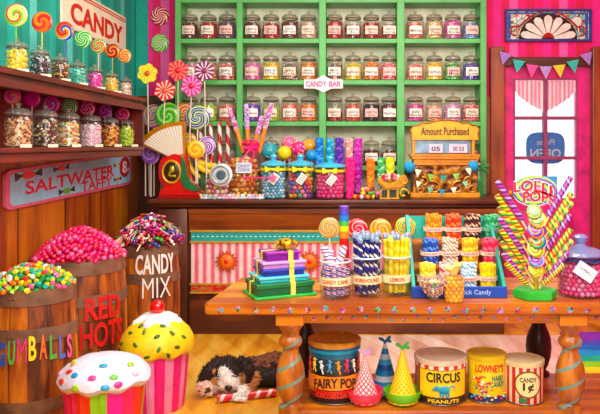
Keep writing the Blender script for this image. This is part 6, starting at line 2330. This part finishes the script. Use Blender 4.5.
# ears
chain((217, 361, 3.97, 4.5), (209, 371, 3.92, 7), 4, BLK)
chain((209, 371, 3.92, 7), (201, 381, 3.90, 4), 3, BLK)
chain((209, 371, 3.92, 7), (208, 380, 3.92, 5), 3, BLK)
chain((241, 361, 3.97, 5), (249, 371, 3.93, 6.2), 4, BLK)
chain((249, 371, 3.93, 6.2), (247, 379, 3.91, 4), 3, BLK)
# near foreleg under the chin, paw forward
chain((252, 379, 3.99, 8), (247, 391, 3.90, 7), 4, TAN)
chain((247, 391, 3.90, 7), (240, 398, 3.83, 5.2), 4, WHT)
for dx in (-4.5, -1.5, 1.8, 4.8):
    pb_(240 + dx, 399.5, 3.80, 2.5, WHT)
# other forepaw turned up beside the cheek
chain((214, 388, 3.93, 6), (206, 388.5, 3.88, 7.4), 3, PNK)
for dx, dy in ((-7, -3), (-6, 3), (-1, 6.5), (4.5, 5.5)):
    pb_(206 + dx, 388.5 + dy, 3.865, 2.9, PNK)
mb = MB()
for c, r, col, sc in balls:
    if c.z - r * .95 < 0:
        c = Vector((c.x, c.y, r * .95))
    mb.ball(c, r, 2)
me0 = mb.mesh('body')
tmp = bpy.data.objects.new('body', me0)
COL.objects.link(tmp)
md = tmp.modifiers.new('r', 'REMESH')
md.mode = 'VOXEL'
md.voxel_size = .0055
ms = tmp.modifiers.new('s', 'SMOOTH')
ms.iterations = 5
ms.factor = .5
dg = bpy.context.evaluated_depsgraph_get()
me = bpy.data.meshes.new_from_object(tmp.evaluated_get(dg))
bpy.data.objects.remove(tmp)
me.name = 'puppy_body'
att = me.color_attributes.new('coat', 'FLOAT_COLOR', 'POINT')
me.update()
extra = [(W(219 + .9 * i_, 359 + 2.4 * i_, 3.945 - .010 * i_) - B0, (1.3 + .4 * i_) * 3.9 / F, WHT) for i_ in range(6)] + [ (W(216, 371.5, 3.90) - B0, 2.6 * 3.9 / F, TAN), (W(215, 381, 3.90) - B0, 3.2 * 3.9 / F, TAN), (W(235, 371.5, 3.89) - B0, 2.8 * 3.9 / F, TAN),
         (W(243, 378, 3.92) - B0, 4.5 * 3.9 / F, TAN), (W(208, 390, 3.85) - B0, 2.0 * 3.9 / F, '#4a3432'), (W(206, 391.5, 3.85) - B0, 1.6 * 3.9 / F, '#4a3432'), (W(199.5, 385, 3.85) - B0, .9 * 3.9 / F, '#5a403e'), (W(199.5, 391, 3.85) - B0, .9 * 3.9 / F, '#5a403e'), (W(204.5, 395.5, 3.85) - B0, .9 * 3.9 / F, '#5a403e')]
cols = [lin(c) for _, _, c, _ in balls]
ecols = [lin(c) for _, _, c in extra]
for i, v_ in enumerate(me.vertices):
    p = v_.co
    jit = noise.noise(p * 45) * .18
    best, bc_ = 9, None
    for (c, r, _, _), cc in zip(balls, cols):
        d = (p - c).length / r + jit * .4
        if d < best:
            best, bc_ = d, cc
    for (c, r, _), cc in zip(extra, ecols):
        if (p - c).length / r + jit * .5 < 1.35:
            bc_ = cc
    m_ = 1 + .30 * noise.noise(Vector((p.x * 60, p.y * 60, p.z * 120)))
    if bc_ == lin(BRN) and noise.noise(p * 24) > .12:
        bc_ = lin('#2a1812')
    att.data[i].color = (bc_[0] * m_, bc_[1] * m_, bc_[2] * m_, 1)
nm = [v_.normal.copy() for v_ in me.vertices]
for v_, n_ in zip(me.vertices, nm):
    v_.co += n_ * (.0035 * noise.noise(Vector((v_.co.x * 50, v_.co.y * 50, v_.co.z * 110))) + .002 * noise.noise(v_.co * 160))
    if v_.co.z < .001:
        v_.co.z = .001
me.polygons.foreach_set('use_smooth', [True] * len(me.polygons))
fur, nt, b = new_mat('puppy fur', .75)
at = nt.nodes.new('ShaderNodeAttribute')
at.attribute_name = 'coat'
v, x, y, z = coords(nt)
nt.links.new(vary(nt, at.outputs['Color'], noise_tex(nt, v, 1, 4, (160, 160, 60)), .75, 1.3), b.inputs['Base Color'])
bumpy(nt, b, noise_tex(nt, v, 1, 3, (220, 220, 90)), .7, .004)
t = thing('puppy', 'sleeping brown black and white puppy curled on the floor beside the table leg', 'dog', B0)
link('body', me, fur, t)
tuft = bmesh.new()
lay = tuft.verts.layers.float_color.new('coat')
rn = random.Random(14)
polys = list(me.polygons)
nose_p = W(228.5, 388, 3.84) - B0
for k_ in range(5200):
    q = polys[rn.randrange(len(polys))]
    p, nv = q.center, q.normal
    if (p - nose_p).length < .045 or nv.z < -.35 or p.z < .012:
        continue
    cc = att.data[q.vertices[0]].color
    # hair lies back along the body, away from the nose
    back = (p - nose_p).normalized()
    d = (nv * .55 + back * .8 + Vector((rn.uniform(-.35, .35), rn.uniform(-.35, .35), rn.uniform(-.5, .1)))).normalized()
    s1 = d.cross(nv).normalized()
    L_ = rn.uniform(.010, .021)
    w_ = .0026
    V = [tuft.verts.new(p - nv * .002 + s1 * w_), tuft.verts.new(p - nv * .002 - s1 * w_), tuft.verts.new(p + nv * .003), tuft.verts.new(p + d * L_)]
    k2 = rn.uniform(.7, 1.35)
    for v_ in V:
        v_[lay] = (cc[0] * k2, cc[1] * k2, cc[2] * k2, 1)
    for i_, j_ in ((0, 1), (1, 2), (2, 0)):
        tuft.faces.new((V[i_], V[j_], V[3]))
tm = bpy.data.meshes.new('fur')
tuft.to_mesh(tm)
tuft.free()
link('fur', tm, fur, t)['kind'] = 'stuff'
NOSE = mat('#1a1416', .25, coat=.5, var=0)
obj('nose', MB().ball(W(228.5, 388, 3.838) - B0, .017, 3, (1.25, .7, .95)), NOSE, t)
for pts in ([(213, 374.5), (216, 376.5), (219.5, 376)], [(231.5, 375.5), (235.5, 376.8), (239.5, 374.8)]):
    obj('closed_eye', MB().tube([W(x_, y_, 3.868 if x_ > 225 else 3.885) - B0 for x_, y_ in pts], .0035, 6), mat('#120a08', .4, var=0), t)
obj('mouth', MB().tube([W(x_, y_, 3.845) - B0 for x_, y_ in ((223, 391.5), (226, 393.5), (229, 391.5), (232, 393.5), (236, 391))], .0025, 6), mat('#3a2420', .5, var=0), t)

CR = .021
a_, b_ = W(217, 400.5, 3.80), W(276, 389.5, 3.90)
a_.z = b_.z = CR + .001
o = stick('candy_cane', a_, b_ + Vector((0, .0, 0)), CR, barber(['#d8404c', '#d8404c', '#f8e8e4'], 5))
tag(o, 'red and white striped candy stick lying under the sleeping puppy', 'candy stick')

# ------------------------------------------------------------------ light and camera
def area(name, loc, target, size, e, col=(1, 1, 1), sy=None):
    l = bpy.data.lights.new(name, 'AREA')
    l.energy = e
    l.color = col
    l.shape = 'RECTANGLE' if sy else 'SQUARE'
    l.size = size
    if sy:
        l.size_y = sy
    o = bpy.data.objects.new(name, l)
    COL.objects.link(o)
    o.location = loc
    o.rotation_euler = (Vector(target) - Vector(loc)).to_track_quat('-Z', 'Y').to_euler()
    return o


area('ceiling_lamp', (.2, 4.0, 2.95), (.2, 4.0, 0), 1.6, 50, (1, .95, .86), 1.2)
area('ceiling_lamp', (-.4, 1.6, 2.9), (-.2, 5.2, 1.1), 1.4, 95, (1, .96, .9))
area('front_fill_light', (.5, .3, 1.9), (-.3, 4.6, .95), 1.3, 40, (1, .96, .9))  # unseen area light added near the camera for soft frontal fill
area('ceiling_lamp', (1.3, 1.8, 2.8), (.6, 4.6, .6), 1.2, 52, (1, .95, .88))
wd = bpy.data.worlds.new('daylight')
SC.world = wd
wd.use_nodes = True
bg = wd.node_tree.nodes['Background']
bg.inputs[0].default_value = (1, .99, .97, 1)
bg.inputs[1].default_value = 1.9

cam = bpy.data.cameras.new('camera')
co = bpy.data.objects.new('camera', cam)
COL.objects.link(co)
co.location = (0, 0, EYE)
co.rotation_euler = (PI / 2, 0, 0)
cam.sensor_width = 36
cam.lens = 36 * F / 600
cam.shift_x = (300 - VX) / 600
cam.shift_y = -(207 - VY) / 600
SC.camera = co
SC.view_settings.view_transform = 'Standard'
SC.view_settings.look = 'None'
SC.view_settings.gamma = 1
SC.view_settings.use_curve_mapping = False
SC.view_settings.exposure = 0
